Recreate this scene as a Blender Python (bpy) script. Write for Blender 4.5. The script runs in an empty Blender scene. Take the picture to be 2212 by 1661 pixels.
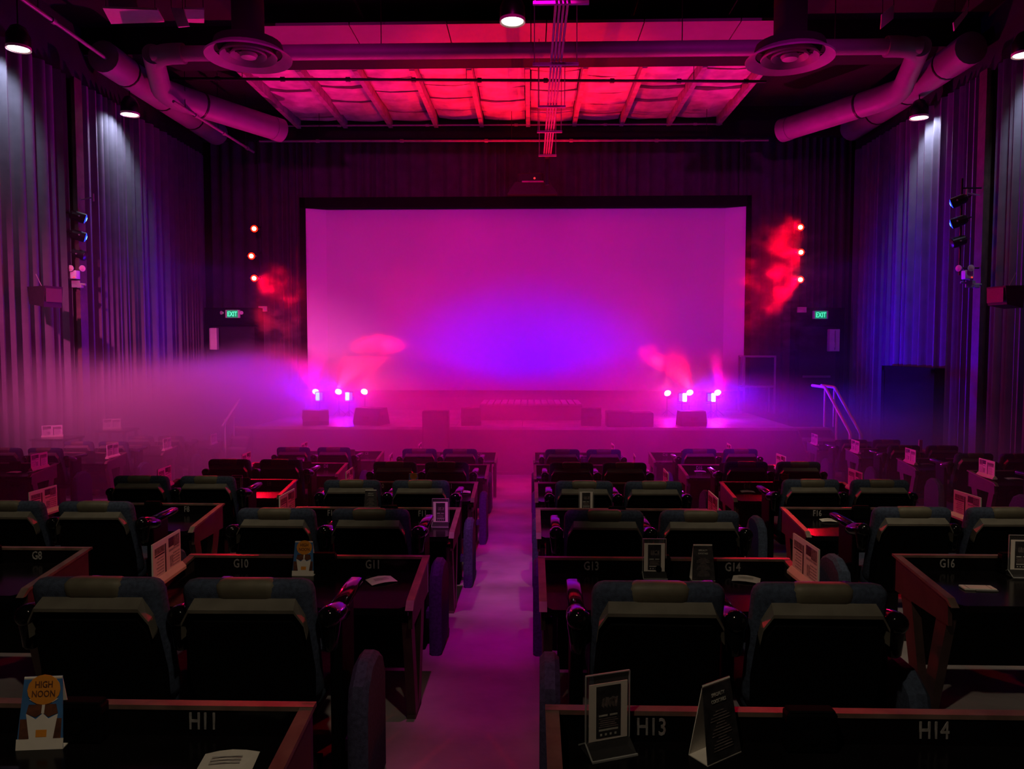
import bpy, bmesh, math, random
from mathutils import Vector, Matrix, Euler
random.seed(7)
C = bpy.context.scene.collection
S = bpy.context.scene
PI = math.pi
F = 1600.0; CX = 1106.0; CY = 830.5
# ------------------------------------------------------------------ camera
PITCH = math.atan(80.5 / F); YAW = math.atan(40 / F * math.cos(PITCH))
cam = bpy.data.cameras.new('camera'); cam.sensor_width = 36; cam.lens = F / 2212 * 36; cam.clip_end = 100; cam.clip_start = .05
camo = bpy.data.objects.new('camera', cam); C.objects.link(camo)
camo.location = (0, 0, 1.7); camo.rotation_euler = (PI / 2 - PITCH, 0, YAW); S.camera = camo
# ------------------------------------------------------------------ world, exposure
w = bpy.data.worlds.new('world'); S.world = w; w.use_nodes = True
w.node_tree.nodes['Background'].inputs[0].default_value = (0, 0, 0, 1)
w.node_tree.nodes['Background'].inputs[1].default_value = 0
S.view_settings.view_transform = 'Standard'; S.view_settings.look = 'None'
S.view_settings.exposure = 0; S.view_settings.gamma = 1; S.view_settings.use_curve_mapping = False
S.cycles.volume_step_rate = 1.8; S.cycles.volume_max_steps = 128
S.cycles.max_bounces = 5; S.cycles.diffuse_bounces = 2; S.cycles.glossy_bounces = 3; S.cycles.volume_bounces = 0
S.cycles.transparent_max_bounces = 8; S.cycles.transmission_bounces = 4
S.cycles.use_denoising = True; S.cycles.sample_clamp_indirect = 3; S.cycles.sample_clamp_direct = 0
S.cycles.use_light_tree = True

def spot(name, loc, target, color, power, ang, blend=.5, size=.06, parent=None):
    l = bpy.data.lights.new(name, 'SPOT'); l.color = color; l.energy = power
    l.spot_size = math.radians(ang); l.spot_blend = blend; l.shadow_soft_size = size
    o = bpy.data.objects.new(name, l); C.objects.link(o)
    o.location = loc
    o.rotation_euler = (Vector(target) - Vector(loc)).to_track_quat('-Z', 'Y').to_euler()
    return o

RED = (1.0, .003, .012); BLUE = (.05, .0, 1.0); MAG = (1, .0, .45); WHITE = (.66, .7, 1.0); WARM = (1.0, .8, .55)
# unseen colour washes added behind the viewer to tint the screen
spot('front_wash_fill', (-3.0, -2, 7.4), (-4.4, 22, 4.5), (1, .0, .5), 5200, 27, 1, .2)
spot('front_wash_fill', (3.2, -2, 7.4), (4.4, 22, 4.4), (1, .0, .68), 4300, 27, 1, .2)
spot('front_wash_fill', (.2, -2, 7.4), (0, 22, 5.4), (1, .0, .48), 1900, 17, 1, .2)
spot('fog_wash_fill', (-1.2, 0, 8.0), (-2.6, 16.2, -.6), (1, .0, .55), 6500, 27, 1, .2)  # pair of fixtureless spots, added to colour the fog bank
spot('fog_wash_fill', (1.2, 0, 8.0), (3.0, 16.2, -.6), (1, .0, 1.1), 6500, 27, 1, .2)
spot('side_wash_fill', (-6.5, 2.0, 8.0), (-7.4, 15.5, 1.0), (1, .085, .43), 20000, 32, 1, .2)  # extra unseen spot, added to turn the left fog pink
for x_ in (-3.6, .2, 3.8): spot('stage_top_fill', (x_, 9.5, 8.4), (x_ * .95, 18.4, -.2), (1, 0, .5 if x_ < 2 else 1.2), 1500, 27, 1, .1)  # added above the frame to brighten the stage deck
# narrow unseen beams added to lay magenta light along the aisle floor
for y_, wd_, c_, e_ in ((3.3, 10, (1, .03, .35), 560), (4.3, 9.5, (1, .02, .5), 880), (5.3, 9, (1, .0, .7), 1550), (6.4, 8.5, (1, .0, .8), 2400), (7.6, 8, (1, .0, .85), 3200), (9.0, 7.4, (1, .0, .8), 3900), (10.6, 6.8, (1, .0, .7), 4000), (12.6, 6.0, (1, .0, .5), 4000), (15.4, 5.4, (1, .0, .12), 11000)):
    spot('aisle_fill', (-.28, 1.6, 8.3), (-.28, y_, -.075 * y_), c_, e_, wd_, 1, .05)
# house lighting out of view; spots added and aimed to brighten rows and cards
for x_, y_, tx, ty, e_ in ((1.6, -1.4, -2.0, 3.0, 370), (-2.0, -1.4, 1.6, 3.0, 370), (3.2, 2.2, 3.2, 5.4, 380), (-3.2, 2.2, -3.4, 5.2, 230), (-1.7, 2.6, -1.8, 6.2, 380), (1.3, 2.6, 1.3, 6.2, 380), (4.0, 5.5, 4.6, 9.2, 230)):
    spot('house_fill', (x_, y_, 7.0), (tx, ty, .5), WARM, e_, 29, .9, .12)

# ------------------------------------------------------------------ projection helpers (pixel of the photograph -> point of the room)
RM = Euler((PI / 2 - PITCH, 0, YAW)).to_matrix()
CAMP = Vector((0, 0, 1.7))
def ray(px, py): return RM @ Vector(((px - CX) / F, -(py - CY) / F, -1))
def P(px, py, d):
    r = ray(px, py); return CAMP + r * (d / r.y)
def Pz(px, py, z):
    r = ray(px, py); return CAMP + r * ((z - 1.7) / r.z)
SL = .075
def fz(y): return -SL * min(y, 17.6)

# ------------------------------------------------------------------ materials
def mat(name, col, rough=.6, metal=0, nscale=0, namt=.25, bump=0, bscale=None, emit=None, estr=0, spec=.5):
    m = bpy.data.materials.new(name); m.use_nodes = True
    nt = m.node_tree; b = nt.nodes['Principled BSDF']
    b.inputs['Base Color'].default_value = (*col, 1); b.inputs['Roughness'].default_value = rough
    b.inputs['Metallic'].default_value = metal; b.inputs['Specular IOR Level'].default_value = spec
    tc = nt.nodes.new('ShaderNodeTexCoord')
    if nscale:
        n = nt.nodes.new('ShaderNodeTexNoise'); n.inputs['Scale'].default_value = nscale; n.inputs['Detail'].default_value = 4
        nt.links.new(tc.outputs['Object'], n.inputs['Vector'])
        r = nt.nodes.new('ShaderNodeValToRGB'); nt.links.new(n.outputs['Fac'], r.inputs['Fac'])
        r.color_ramp.elements[0].position = .3; r.color_ramp.elements[1].position = .7
        r.color_ramp.elements[0].color = (*[c * (1 - namt) for c in col], 1)
        r.color_ramp.elements[1].color = (*[min(1, c * (1 + namt)) for c in col], 1)
        nt.links.new(r.outputs['Color'], b.inputs['Base Color'])
    if bump:
        n2 = nt.nodes.new('ShaderNodeTexNoise'); n2.inputs['Scale'].default_value = bscale or nscale * 4
        nt.links.new(tc.outputs['Object'], n2.inputs['Vector'])
        bp = nt.nodes.new('ShaderNodeBump'); bp.inputs['Strength'].default_value = bump; bp.inputs['Distance'].default_value = .02
        nt.links.new(n2.outputs['Fac'], bp.inputs['Height']); nt.links.new(bp.outputs['Normal'], b.inputs['Normal'])
    if emit:
        b.inputs['Emission Color'].default_value = (*emit, 1); b.inputs['Emission Strength'].default_value = estr
    return m
M = dict(
 floor=mat('floor_paint', (.30, .27, .28), .55, nscale=1.3, namt=.35, bump=.25, bscale=9),
 wall=mat('wall_black', (.012, .011, .014), .9, nscale=2),
 ceil=mat('ceiling_black', (.006, .006, .007), .95, nscale=2),
 curtain=mat('curtain_cloth', (.085, .082, .10), .85, nscale=3, namt=.15),
 curtain_dark=mat('curtain_cloth_dark', (.05, .045, .065), .9, nscale=3, namt=.2),
 screen=mat('screen_cloth', (.82, .82, .84), .75, nscale=.7, namt=.03),
 frame=mat('frame_black', (.004, .004, .005), .9, nscale=4, spec=.05),
 insul=mat('insulation_batt', (.55, .5, .48), .8, nscale=2.2, namt=.35, bump=.5, bscale=5),
 joist=mat('joist_timber', (.34, .3, .28), .7, nscale=5, namt=.3),
 panelw=mat('ceiling_panel', (.2, .19, .2), .7, nscale=1.2, namt=.12),
 duct=mat('duct_paint', (.22, .2, .22), .5, .0, nscale=2, namt=.12),
 diff=mat('diffuser_paint', (.3, .28, .3), .4, nscale=4, namt=.1),
 pipe=mat('pipe_steel', (.3, .28, .28), .45, .3, nscale=6, namt=.15),
 colm=mat('column_paint', (.07, .04, .035), .6, nscale=5, namt=.35, bump=.2),
 fabric=mat('seat_fabric', (.045, .062, .105), .95, nscale=60, namt=.3, bump=.3, bscale=300, spec=.2),
 headp=mat('headrest_vinyl', (.12, .112, .08), .6, nscale=12, namt=.2),
 shell=mat('seat_shell', (.0025, .0025, .003), .6, nscale=9, namt=.2, spec=.06),
 rim=mat('seat_shell_rim_lit', (.13, .123, .102), .5, nscale=9, namt=.2),  # same dark plastic, painted lighter for the light caught on its top ledge
 gloss=mat('arm_plastic', (.004, .004, .005), .09, nscale=7, namt=.2, spec=.35),
 steel=mat('dark_steel', (.02, .02, .02), .4, .6, nscale=8, namt=.2),
 table=mat('desk_laminate', (.005, .004, .005), .17, nscale=6, namt=.3, spec=.14),
 lip=mat('desk_edge_wood', (.16, .10, .085), .45, nscale=14, namt=.3),
 leg=mat('desk_leg_wood', (.05, .026, .024), .5, nscale=9, namt=.3),
 number=mat('number_paint', (.27, .26, .26), .6, nscale=50, namt=.3),
 paper=mat('paper_white', (.74, .70, .64), .8, nscale=30, namt=.04),
 cream=mat('rail_cream', (.62, .55, .42), .6, nscale=9, namt=.08),
 ink=mat('print_dark', (.03, .028, .032), .6, nscale=40, namt=.5),
 inkg=mat('print_grey', (.36, .34, .33), .7, nscale=60, namt=.35),
 inkm=mat('print_mid', (.17, .14, .14), .7, nscale=70, namt=.5),
 inkl=mat('print_light', (.5, .5, .46), .7, nscale=70, namt=.3),
 blue=mat('print_blue', (.05, .17, .42), .6, nscale=9, namt=.25),
 orange=mat('print_orange', (.72, .27, .03), .6, nscale=14, namt=.12),
 brown=mat('print_brown', (.12, .04, .02), .7, nscale=30, namt=.5),
 can=mat('can_black', (.01, .01, .011), .35, .4, nscale=9, namt=.2),
 stage=mat('stage_cloth', (.06, .055, .06), .8, nscale=3, namt=.2),
 deck=mat('stage_deck', (.30, .28, .28), .45, nscale=2.5, namt=.45, bump=.2, bscale=12),
 spk=mat('speaker_black', (.010, .010, .011), .6, nscale=20, namt=.3),
 grille=mat('speaker_grille', (.05, .05, .055), .5, nscale=90, namt=.6),
 white=mat('white_paint', (.7, .7, .68), .5, nscale=8, namt=.06),
 steps=mat('step_wood', (.3, .27, .27), .6, nscale=6, namt=.2),
 signg=mat('sign_green_back', (.0, .05, .03), .6, emit=(.0, .22, .11), estr=1, nscale=5),
 signl=mat('sign_letters', (.1, .8, .5), .6, emit=(.08, 1, .5), estr=1.2, nscale=5),
 lampw=mat('lamp_lens', (1, 1, .95), .5, emit=(1, .95, .85), estr=5, nscale=5),
 lensred=mat('lens_red', (1, .2, .1), .5, emit=(1, .2, .13), estr=22, nscale=5),
 lensredhalo=mat('lens_red_halo', (1, .02, .0), .5, emit=(1, .012, .0), estr=3, nscale=5),
 lensamb=mat('lens_amber', (1, .5, .2), .5, emit=(1, .42, .14), estr=22, nscale=5),
 lenswh=mat('lens_pink_white', (1, .7, .7), .5, emit=(1, .62, .75), estr=14, nscale=5),
 lensblue=mat('lens_blue', (.02, .05, 1), .5, emit=(.01, .04, 1), estr=2.5, nscale=5),
 lensblueb=mat('lens_blue_core', (.2, .6, 1), .5, emit=(.15, .6, 1), estr=5, nscale=5),
 cyan=mat('led_cyan', (.0, .6, 1), .5, emit=(.0, .42, 1), estr=9, nscale=5),
 cyanw=mat('led_white_cyan', (.7, 1, 1), .5, emit=(.6, .95, 1), estr=14, nscale=5),
 bluel=mat('led_blue', (.0, .1, 1), .5, emit=(.0, .06, 1), estr=5, nscale=5),
 ledred=mat('led_red', (1, .1, .1), .5, emit=(1, .05, .05), estr=.9, nscale=5),
 pink=mat('emergency_lens', (.8, .5, .5), .3, nscale=6),
)
ac = bpy.data.materials.new('acrylic_clear'); ac.use_nodes = True
_b = ac.node_tree.nodes['Principled BSDF']; _b.inputs['Roughness'].default_value = .05
_b.inputs['Base Color'].default_value = (.5, .5, .52, 1); _b.inputs['Alpha'].default_value = .06
M['acrylic'] = ac
M['acredge'] = mat('acrylic_edge', (.34, .35, .35), .3, nscale=9, namt=.2)

# ------------------------------------------------------------------ mesh builder
class B:
    def __init__(s): s.v = []; s.f = []; s.m = []; s.mi = 0
    def add(s, vs, fs, T=None):
        o = len(s.v)
        for p in vs:
            p = Vector(p)
            s.v.append(tuple(T @ p) if T else tuple(p))
        for f in fs: s.f.append([i + o for i in f]); s.m.append(s.mi)
        return s
    def box(s, x0, x1, y0, y1, z0, z1, T=None):
        return s.add([(x0,y0,z0),(x1,y0,z0),(x1,y1,z0),(x0,y1,z0),(x0,y0,z1),(x1,y0,z1),(x1,y1,z1),(x0,y1,z1)],
                     [(0,3,2,1),(4,5,6,7),(0,1,5,4),(1,2,6,5),(2,3,7,6),(3,0,4,7)], T)
    def prism(s, poly, a0, a1, axis='x', T=None):   # polygon extruded along an axis; polygon in the two other axes (yz, xz, xy)
        n = len(poly)
        def q(p, a): return (a, p[0], p[1]) if axis == 'x' else ((p[0], a, p[1]) if axis == 'y' else (p[0], p[1], a))
        vs = [q(p, a0) for p in poly] + [q(p, a1) for p in poly]
        fs = [list(range(n))[::-1], list(range(n, 2 * n))] + [(i, (i + 1) % n, n + (i + 1) % n, n + i) for i in range(n)]
        return s.add(vs, fs, T)
    def rbox(s, x0, x1, y0, y1, z0, z1, r=.02, seg=2, T=None):
        bm = bmesh.new(); bmesh.ops.create_cube(bm, size=1)
        for v in bm.verts: v.co = ((x0+x1)/2 + v.co.x*(x1-x0), (y0+y1)/2 + v.co.y*(y1-y0), (z0+z1)/2 + v.co.z*(z1-z0))
        bmesh.ops.bevel(bm, geom=bm.edges[:], offset=r, segments=seg, affect='EDGES', profile=.5)
        bm.verts.index_update()
        s.add([v.co.copy() for v in bm.verts], [[v.index for v in f.verts] for f in bm.faces], T); bm.free(); return s
    def tube(s, pts, r, n=10, caps=True):
        pts = [Vector(p) for p in pts]; rs = r if isinstance(r, (list, tuple)) else [r] * len(pts)
        o = len(s.v); prev = None
        for i, p in enumerate(pts):
            d = (pts[min(i+1, len(pts)-1)] - pts[max(i-1, 0)]).normalized()
            if prev is None:
                a = d.orthogonal().normalized()
            else:
                a = (prev - d * prev.dot(d)).normalized()
            prev = a; b = d.cross(a)
            for k in range(n):
                t = 2 * PI * k / n; s.v.append(tuple(p + (a * math.cos(t) + b * math.sin(t)) * rs[i]))
        for i in range(len(pts) - 1):
            for k in range(n):
                s.f.append((o+i*n+k, o+i*n+(k+1) % n, o+(i+1)*n+(k+1) % n, o+(i+1)*n+k)); s.m.append(s.mi)
        if caps:
            s.f.append([o+k for k in range(n)][::-1]); s.m.append(s.mi)
            e = o + (len(pts)-1) * n; s.f.append([e+k for k in range(n)]); s.m.append(s.mi)
        return s
    def lathe(s, prof, n=20, T=None, cap=True):      # (r, z) profile about z
        vs = []; fs = []
        for r, z in prof:
            for k in range(n):
                t = 2 * PI * k / n; vs.append((r * math.cos(t), r * math.sin(t), z))
        for i in range(len(prof) - 1):
            for k in range(n): fs.append((i*n+k, i*n+(k+1) % n, (i+1)*n+(k+1) % n, (i+1)*n+k))
        if cap:
            fs.append(list(range(n))[::-1]); e = (len(prof)-1)*n; fs.append([e+k for k in range(n)])
        return s.add(vs, fs, T)
    def mesh(s, name, mats, smooth=False):
        me = bpy.data.meshes.new(name); me.from_pydata(s.v, [], s.f)
        for m in (mats if isinstance(mats, (list, tuple)) else [mats]): me.materials.append(M[m])
        me.polygons.foreach_set('material_index', s.m)
        if smooth:
            me.polygons.foreach_set('use_smooth', [True] * len(me.polygons)); me.set_sharp_from_angle(angle=math.radians(40))
        me.update(); return me
def link(name, me, parent=None, loc=(0, 0, 0), rot=(0, 0, 0)):
    o = bpy.data.objects.new(name, me); C.objects.link(o); o.parent = parent; o.location = loc; o.rotation_euler = rot; return o
def obj(name, b, m, parent=None, smooth=False, loc=(0, 0, 0), rot=(0, 0, 0)):
    return link(name, b.mesh(name, m, smooth), parent, loc, rot)
def tag(o, label, cat, group=None, kind=None):
    o['label'] = label; o['category'] = cat
    if group: o['group'] = group
    if kind: o['kind'] = kind
    return o
def thing(name, label, cat, loc=(0, 0, 0), rot=(0, 0, 0), group=None):
    return tag(link(name, None, None, loc, rot), label, cat, group)
def struct(name, b, m, smooth=False, parent=None):
    o = obj(name, b, m, parent, smooth)
    if not parent: o['kind'] = 'structure'
    return o
def aimT(loc, target):
    q = (Vector(target) - Vector(loc)).to_track_quat('Z', 'Y')
    return q.to_euler()
_tc = {}
def text(s, size, ext=.001, sx=.8):
    k = (s, size, ext, sx)
    if k not in _tc:
        cu = bpy.data.curves.new('lettering', 'FONT'); cu.body = s; cu.size = size; cu.extrude = ext; cu.align_x = 'CENTER'; cu.resolution_u = 2
        cu.offset = size * .012
        o = bpy.data.objects.new('lettering', cu); C.objects.link(o)
        me = bpy.data.meshes.new_from_object(o.evaluated_get(bpy.context.evaluated_depsgraph_get()))
        me.transform(Matrix.Scale(sx, 4, (1, 0, 0)))
        bpy.data.objects.remove(o); _tc[k] = me
    return _tc[k]
def textmesh(s, size, m, ext=.001, sx=.8):
    me = text(s, size, ext, sx).copy(); me.materials.clear(); me.materials.append(M[m]); return me

BLOCKS = {'L3': (-8.35, -6.95, (3, 4)), 'L2': (-4.13, -2.72, (7, 8)), 'L1': (-2.0, -.60, (10, 11)),
          'R1': (.055, 1.49, (13, 14)), 'R2': (2.17, 3.57, (16, 17)), 'R3': (5.9, 7.3, (20, 21))}
FARC = {'H': 2.145, 'G': 4.275, 'F': 6.26, 'E': 8.32, 'D': 10.71, 'C': 13.45}
SIDE = {'L3': {'D': (10.65, 0), 'C': (12.5, .03), 'B': (14.35, .04), 'A': (16.45, .03)},
        'R3': {'D': (10.07, 0), 'C': (12.0, .02), 'B': (13.96, .055), 'A': (15.9, .09)}}
CURVE = {'L2': .18, 'R2': .14, 'L1': 0, 'R1': 0}
def far_of(row, blk): return SIDE[blk][row][0] if blk in SIDE else FARC[row] + CURVE[blk]
def lift_of(row, blk): return SIDE[blk][row][1] if blk in SIDE else 0
TABLES = [('H', 'L1'), ('H', 'R1'), ('G', 'L2'), ('G', 'L1'), ('G', 'R1'), ('G', 'R2')]
TABLES += [(r, b) for r in 'FEDC' for b in ('L2', 'L1', 'R1', 'R2')]
TABLES += [(r, b) for r in 'DCBA' for b in ('L3', 'R3')]
for r, b in TABLES:                                    # lettering first, while the scene is small
    for n in BLOCKS[b][2]: text(f'{r}{n}', .072, .0012, .72)
text('EXIT', .2, .004, .72)
for s_ in ('HIGH', 'NOON'): text(s_, .026, .0004, .8)
for s_ in ('SPECIALTY', 'COCKTAILS'): text(s_, .013, .0004, .8)

# ------------------------------------------------------------------ room shell
XL, XR, YB, YF, ZC = -9.95, 9.65, 22.6, -5.0, 8.75
b = B()
ys = [YF + i * .75 for i in range(int((17.6 - YF) / .75) + 1)] + [17.6, YB + .4]
b.v = [(x, y, fz(y)) for y in ys for x in (XL - .3, XR + .3)] + [(x, y, fz(y) - .2) for y in ys for x in (XL - .3, XR + .3)]
n = len(ys)
for i in range(n - 1):
    b.f.append((2*i, 2*i+1, 2*i+3, 2*i+2)); b.f.append((2*n+2*i, 2*n+2*i+2, 2*n+2*i+3, 2*n+2*i+1)); b.m += [0, 0]
    b.f.append((2*i, 2*i+2, 2*n+2*i+2, 2*n+2*i)); b.f.append((2*i+1, 2*n+2*i+1, 2*n+2*i+3, 2*i+3)); b.m += [0, 0]
struct('floor', b, 'floor')
struct('ceiling', B().box(XL - .3, XR + .3, YF, YB + .4, ZC, ZC + .2), 'ceil')
ceiling = bpy.data.objects['ceiling']
struct('wall_left', B().box(XL - .3, XL, YF, YB + .4, -1.6, ZC), 'wall')
struct('wall_right', B().box(XR, XR + .3, YF, YB + .4, -1.6, ZC), 'wall')
struct('wall_front', B().box(XL - .3, XR + .3, YB, YB + .4, -1.6, ZC), 'wall')
struct('wall_rear', B().box(XL - .3, XR + .3, YF - .3, YF, -.2, ZC), 'wall')

# ceiling: timber joists with insulation batts between them, above the stage
jx = [-6.9, -5.5, -4.15, -2.8, -1.45, -.08, 1.28, 2.66, 4.05, 5.5]
for x in jx:
    obj('joist', B().box(x - .06, x + .06, 17.55, 22.25, 8.2, 8.75), 'joist', ceiling)
jj = jx
for i in range(len(jj) - 1):
    x0, x1 = jj[i] + .065, jj[i+1] - .065; y = 17.56
    while y < 22.1:
        L = random.uniform(.8, 1.25); y1 = min(y + L, 22.2)
        dz = random.uniform(-.05, .05); t = random.uniform(-.05, .05); g = random.uniform(0, .03)
        bb = B(); z = 8.42 + dz
        nx, ny = 3, 2; vs = []
        for a in range(nx + 1):
            for c in range(ny + 1):
                sag = -.07 * math.sin(PI * a / nx) * (1 if 0 < c < ny else .6) + random.uniform(-.015, .015)
                vs.append((x0 + g + (x1 - x0 - 2 * g) * a / nx, y + .01 + (y1 - y - .03) * c / ny, z + sag + t * (c / ny - .5)))
        k = len(vs); fs = [(a*(ny+1)+c, a*(ny+1)+c+1, (a+1)*(ny+1)+c+1, (a+1)*(ny+1)+c) for a in range(nx) for c in range(ny)]
        vs += [(v[0], v[1], 8.6) for v in vs]; fs += [[q + k for q in f][::-1] for f in fs]
        rim = [0, 1, 2] + [(a)*(ny+1)+ny for a in range(1, nx + 1)] + [nx*(ny+1)+1, nx*(ny+1)] + [a*(ny+1) for a in range(nx-1, 0, -1)]
        for q in range(len(rim)):
            u, v2 = rim[q], rim[(q+1) % len(rim)]; fs.append((u, u + k, v2 + k, v2))
        bb.add(vs, fs); obj('insulation_batt', bb, 'insul', ceiling)
        y = y1 + .01
xs = [-5.75, -3.72, -1.72, .32, 2.3, 4.25, 5.45]
for i in range(len(xs) - 1):
    bb = B().box(xs[i] + .012, xs[i+1] - .012, 15.42, 16.42, 8.28, 8.34)
    obj('ceiling_panel', bb, 'panelw', ceiling)
struct('trim_1', B().box(-9.9, 9.6, 16.5, 17.5, 8.16, 8.75), 'ceil')
struct('trim_2', B().box(-9.9, 9.6, 22.25, 22.6, 7.9, 8.75), 'ceil')

# pleated curtains
def curtain(name, label, p0, p1, zt, zb, nrm, m='curtain', per=.27, amp=.075, group=None, seed=1):
    rnd = random.Random(seed); p0, p1 = Vector(p0), Vector(p1); L = (p1 - p0).length; d = (p1 - p0) / L; nrm = Vector(nrm)
    cols = []; s = 0; ph = 0
    while s < L:
        cols.append((s, amp * (math.sin(ph) + .35 * math.sin(ph * .53 + 1.3) + .2 * math.sin(2.1 * ph))))
        st = .035; s += st; ph += 2 * PI * st / (per * (1 + .35 * math.sin(s * 1.7 + seed)))
    cols.append((L, 0)); b = B(); rows = 4
    for i in range(rows + 1):
        t = i / rows
        for s, a in cols:
            q = p0 + d * s + nrm * (a * (.75 + .35 * t) + amp * 1.6)
            zbq = zb(q) if callable(zb) else zb
            b.v.append((q.x, q.y, zt + (zbq - zt) * t))
    k = len(cols)
    for i in range(rows):
        for j in range(k - 1): b.f.append((i*k+j, i*k+j+1, (i+1)*k+j+1, (i+1)*k+j)); b.m.append(0)
    o = obj(name, b, m, None, True); tag(o, label, 'curtain', group); return o
fl = lambda q: fz(q.y) + .04
COLY = 15.85
curtain('pleated_curtain', 'grey pleated curtain between the left steel column and the exit', (XL, COLY + .16, 0), (XL, 22.3, 0), 7.45, fl, (1, 0, 0), seed=2)
curtain('pleated_curtain', 'grey pleated curtain at the left picture edge under the downlight', (XL, 4, 0), (XL, COLY - .16, 0), 7.45, fl, (1, 0, 0), seed=3)
curtain('pleated_curtain', 'blue-lit pleated wall curtain running past the side doorway to the right-hand exit', (XR, COLY + .3, 0), (XR, 22.3, 0), 7.45, fl, (-1, 0, 0), seed=4)
curtain('pleated_curtain', 'pleated wall curtain at the right picture edge behind the hanging wall speaker', (XR, 4, 0), (XR, COLY - .25, 0), 7.45, fl, (-1, 0, 0), seed=5)
curtain('pleated_curtain', 'dark pleated curtain beside the screen behind the red lamps, left of the screen', (-9.7, YB, 0), (-6.5, YB, 0), 7.9, -.25, (0, -1, 0), 'curtain_dark', .3, .06, seed=6)
curtain('pleated_curtain', 'dark pleated curtain beside the screen with red-lit smoke in front, right of the screen', (6.2, YB, 0), (9.5, YB, 0), 7.9, -.25, (0, -1, 0), 'curtain_dark', .3, .06, seed=7)
curtain('pleated_curtain', 'dark pleated border curtain hanging above the screen', (-6.6, YB, 0), (6.4, YB, 0), 7.9, 5.9, (0, -1, 0), 'curtain_dark', .42, .06, seed=8)

# columns
for sx, lab in ((-1, 'brown steel column carrying blue lamps on the left curtain wall'), (1, 'brown steel column carrying blue lamps on the right curtain wall')):
    x = XL if sx < 0 else XR; y0 = COLY if sx < 0 else COLY + .0
    t = thing('steel_column', lab, 'column', (x, y0, fz(y0)))
    obj('shaft', B().box(-.1 if sx > 0 else .02, -.02 if sx > 0 else .1, -.13, .13, 0, 8.6).box(-.22 if sx > 0 else .1, -.1 if sx > 0 else .22, -.02, .02, 0, 8.6)
        .box(-.3 if sx > 0 else .22, -.22 if sx > 0 else .3, -.13, .13, 0, 8.6), 'colm', t)
    obj('base_plate', B().box(min(0, -sx * .36), max(0, -sx * .36), -.2, .2, 0, .03), 'steel', t)
    obj('clip', B().tube([(-sx * .3, 0, 6.05), (-sx * .62, -.1, 6.08)], .014, 6).tube([(-sx * .62, -.1, 6.16), (-sx * .62, -.1, 6.0)], .02, 6), 'pipe', t)

# ------------------------------------------------------------------ screen
sc0 = P(665, 453, 22.1); sc1 = P(1607, 453, 22.1); szb = P(1106, 843, 22.1).z
t = thing('cinema_screen', 'wide white projection screen washed in magenta and violet light', 'screen', ((sc0.x + sc1.x) / 2, 22.1, szb))
hw = (sc1.x - sc0.x) / 2; hh = sc0.z - szb; sw = .55
obj('screen_cloth', B().box(-hw + sw, hw - sw, 0, .03, 0, hh), 'screen', t)
for s in (-1, 1):  # screen sides angled inward, shaped to pick up less red light
    xo, xi = s * hw, s * (hw - sw)
    obj('side_strip', B().add([(xi, 0, 0), (xo, -.22, 0), (xo, -.22, hh), (xi, 0, hh), (xi, .03, 0), (xo, -.19, 0), (xo, -.19, hh), (xi, .03, hh)],
        [(0,1,2,3),(7,6,5,4),(0,4,5,1),(1,5,6,2),(2,6,7,3),(3,7,4,0)]), 'screen', t)
fb = B().box(-hw - .16, hw + .12, -.3, .05, hh, hh + .3).box(-hw - .16, -hw - .0, -.3, .05, -.2, hh + .3).box(hw, hw + .14, -.3, .05, -.2, hh + .3).box(-hw, hw, -.2, .05, -.2, 0)
obj('frame', fb, 'frame', t)
# centre speaker over the screen
cpos = P(1150, 440, 21.7)
t = thing('centre_speaker', 'black horn speaker standing on the top edge of the screen frame', 'speaker', (cpos.x, 21.75, t.location.z + hh + .3))
obj('horn', B().prism([(-.72, .0), (.72, .0), (.5, .34), (-.5, .34)], -.28, .12, 'y'), 'spk', t)
obj('driver_box', B().rbox(-.42, .3, -.2, .1, .34, .62, .03), 'spk', t)
obj('top_bar', B().box(-.3, .32, -.3, -.26, .33, .37), 'pipe', t)
obj('status_light', B().lathe([(.03, 0), (.03, .015)], 10, Matrix.Translation((.06, -.21, .46)) @ Matrix.Rotation(PI/2, 4, 'X')), 'ledred', t)

# ------------------------------------------------------------------ overhead services
def path_round(pts, r, seg=5):
    pts = [Vector(p) for p in pts]; out = [pts[0]]
    for i in range(1, len(pts) - 1):
        a, p, c = pts[i-1], pts[i], pts[i+1]
        q0 = p + (a - p).normalized() * r; q1 = p + (c - p).normalized() * r
        for k in range(seg + 1):
            u = k / seg; out.append(q0 * (1-u)**2 + p * 2*u*(1-u) + q1 * u*u)
    out.append(pts[-1]); return out
cl = P(330, 122, 15.1); cr = P(1988, 122, 15.1); ZD = 7.62
t = thing('air_duct', 'pink-lit round air duct crossing the whole ceiling and bending down both sides', 'duct', (0, 15.1, ZD))
def rel(p): return Vector(p) - t.location
def duct_side(s):
    p1 = Pz(350 if s < 0 else 1945, 200, ZD); p2 = Pz(588 if s < 0 else 1708, 276, ZD - .05)
    c = cl if s < 0 else cr
    pts = path_round([(c.x, 15.1, ZD), p1, p2], .55, 6)
    n = len(pts); r = [.2 + .1 * min(1, i / 5) for i in range(n)]
    bb = B().tube([rel(p) for p in pts], r, 20)
    obj('side_duct', bb, 'duct', t, True)
    d = (Vector(p2) - Vector(p1)).normalized()
    q = rel(p2); obj('end_cap', B().tube([q, q + d * .28, q + d * .34], [.31, .31, .2], 20), 'duct', t, True)
    q = rel(p1) + d * 1.0; obj('joint_band', B().tube([q, q + d * .05], .312, 20), 'steel', t, True)
duct_side(-1); duct_side(1)
obj('cross_duct', B().tube([rel((cl.x, 15.1, ZD)), rel((cr.x, 15.1, ZD))], .15, 18), 'duct', t, True)
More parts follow.
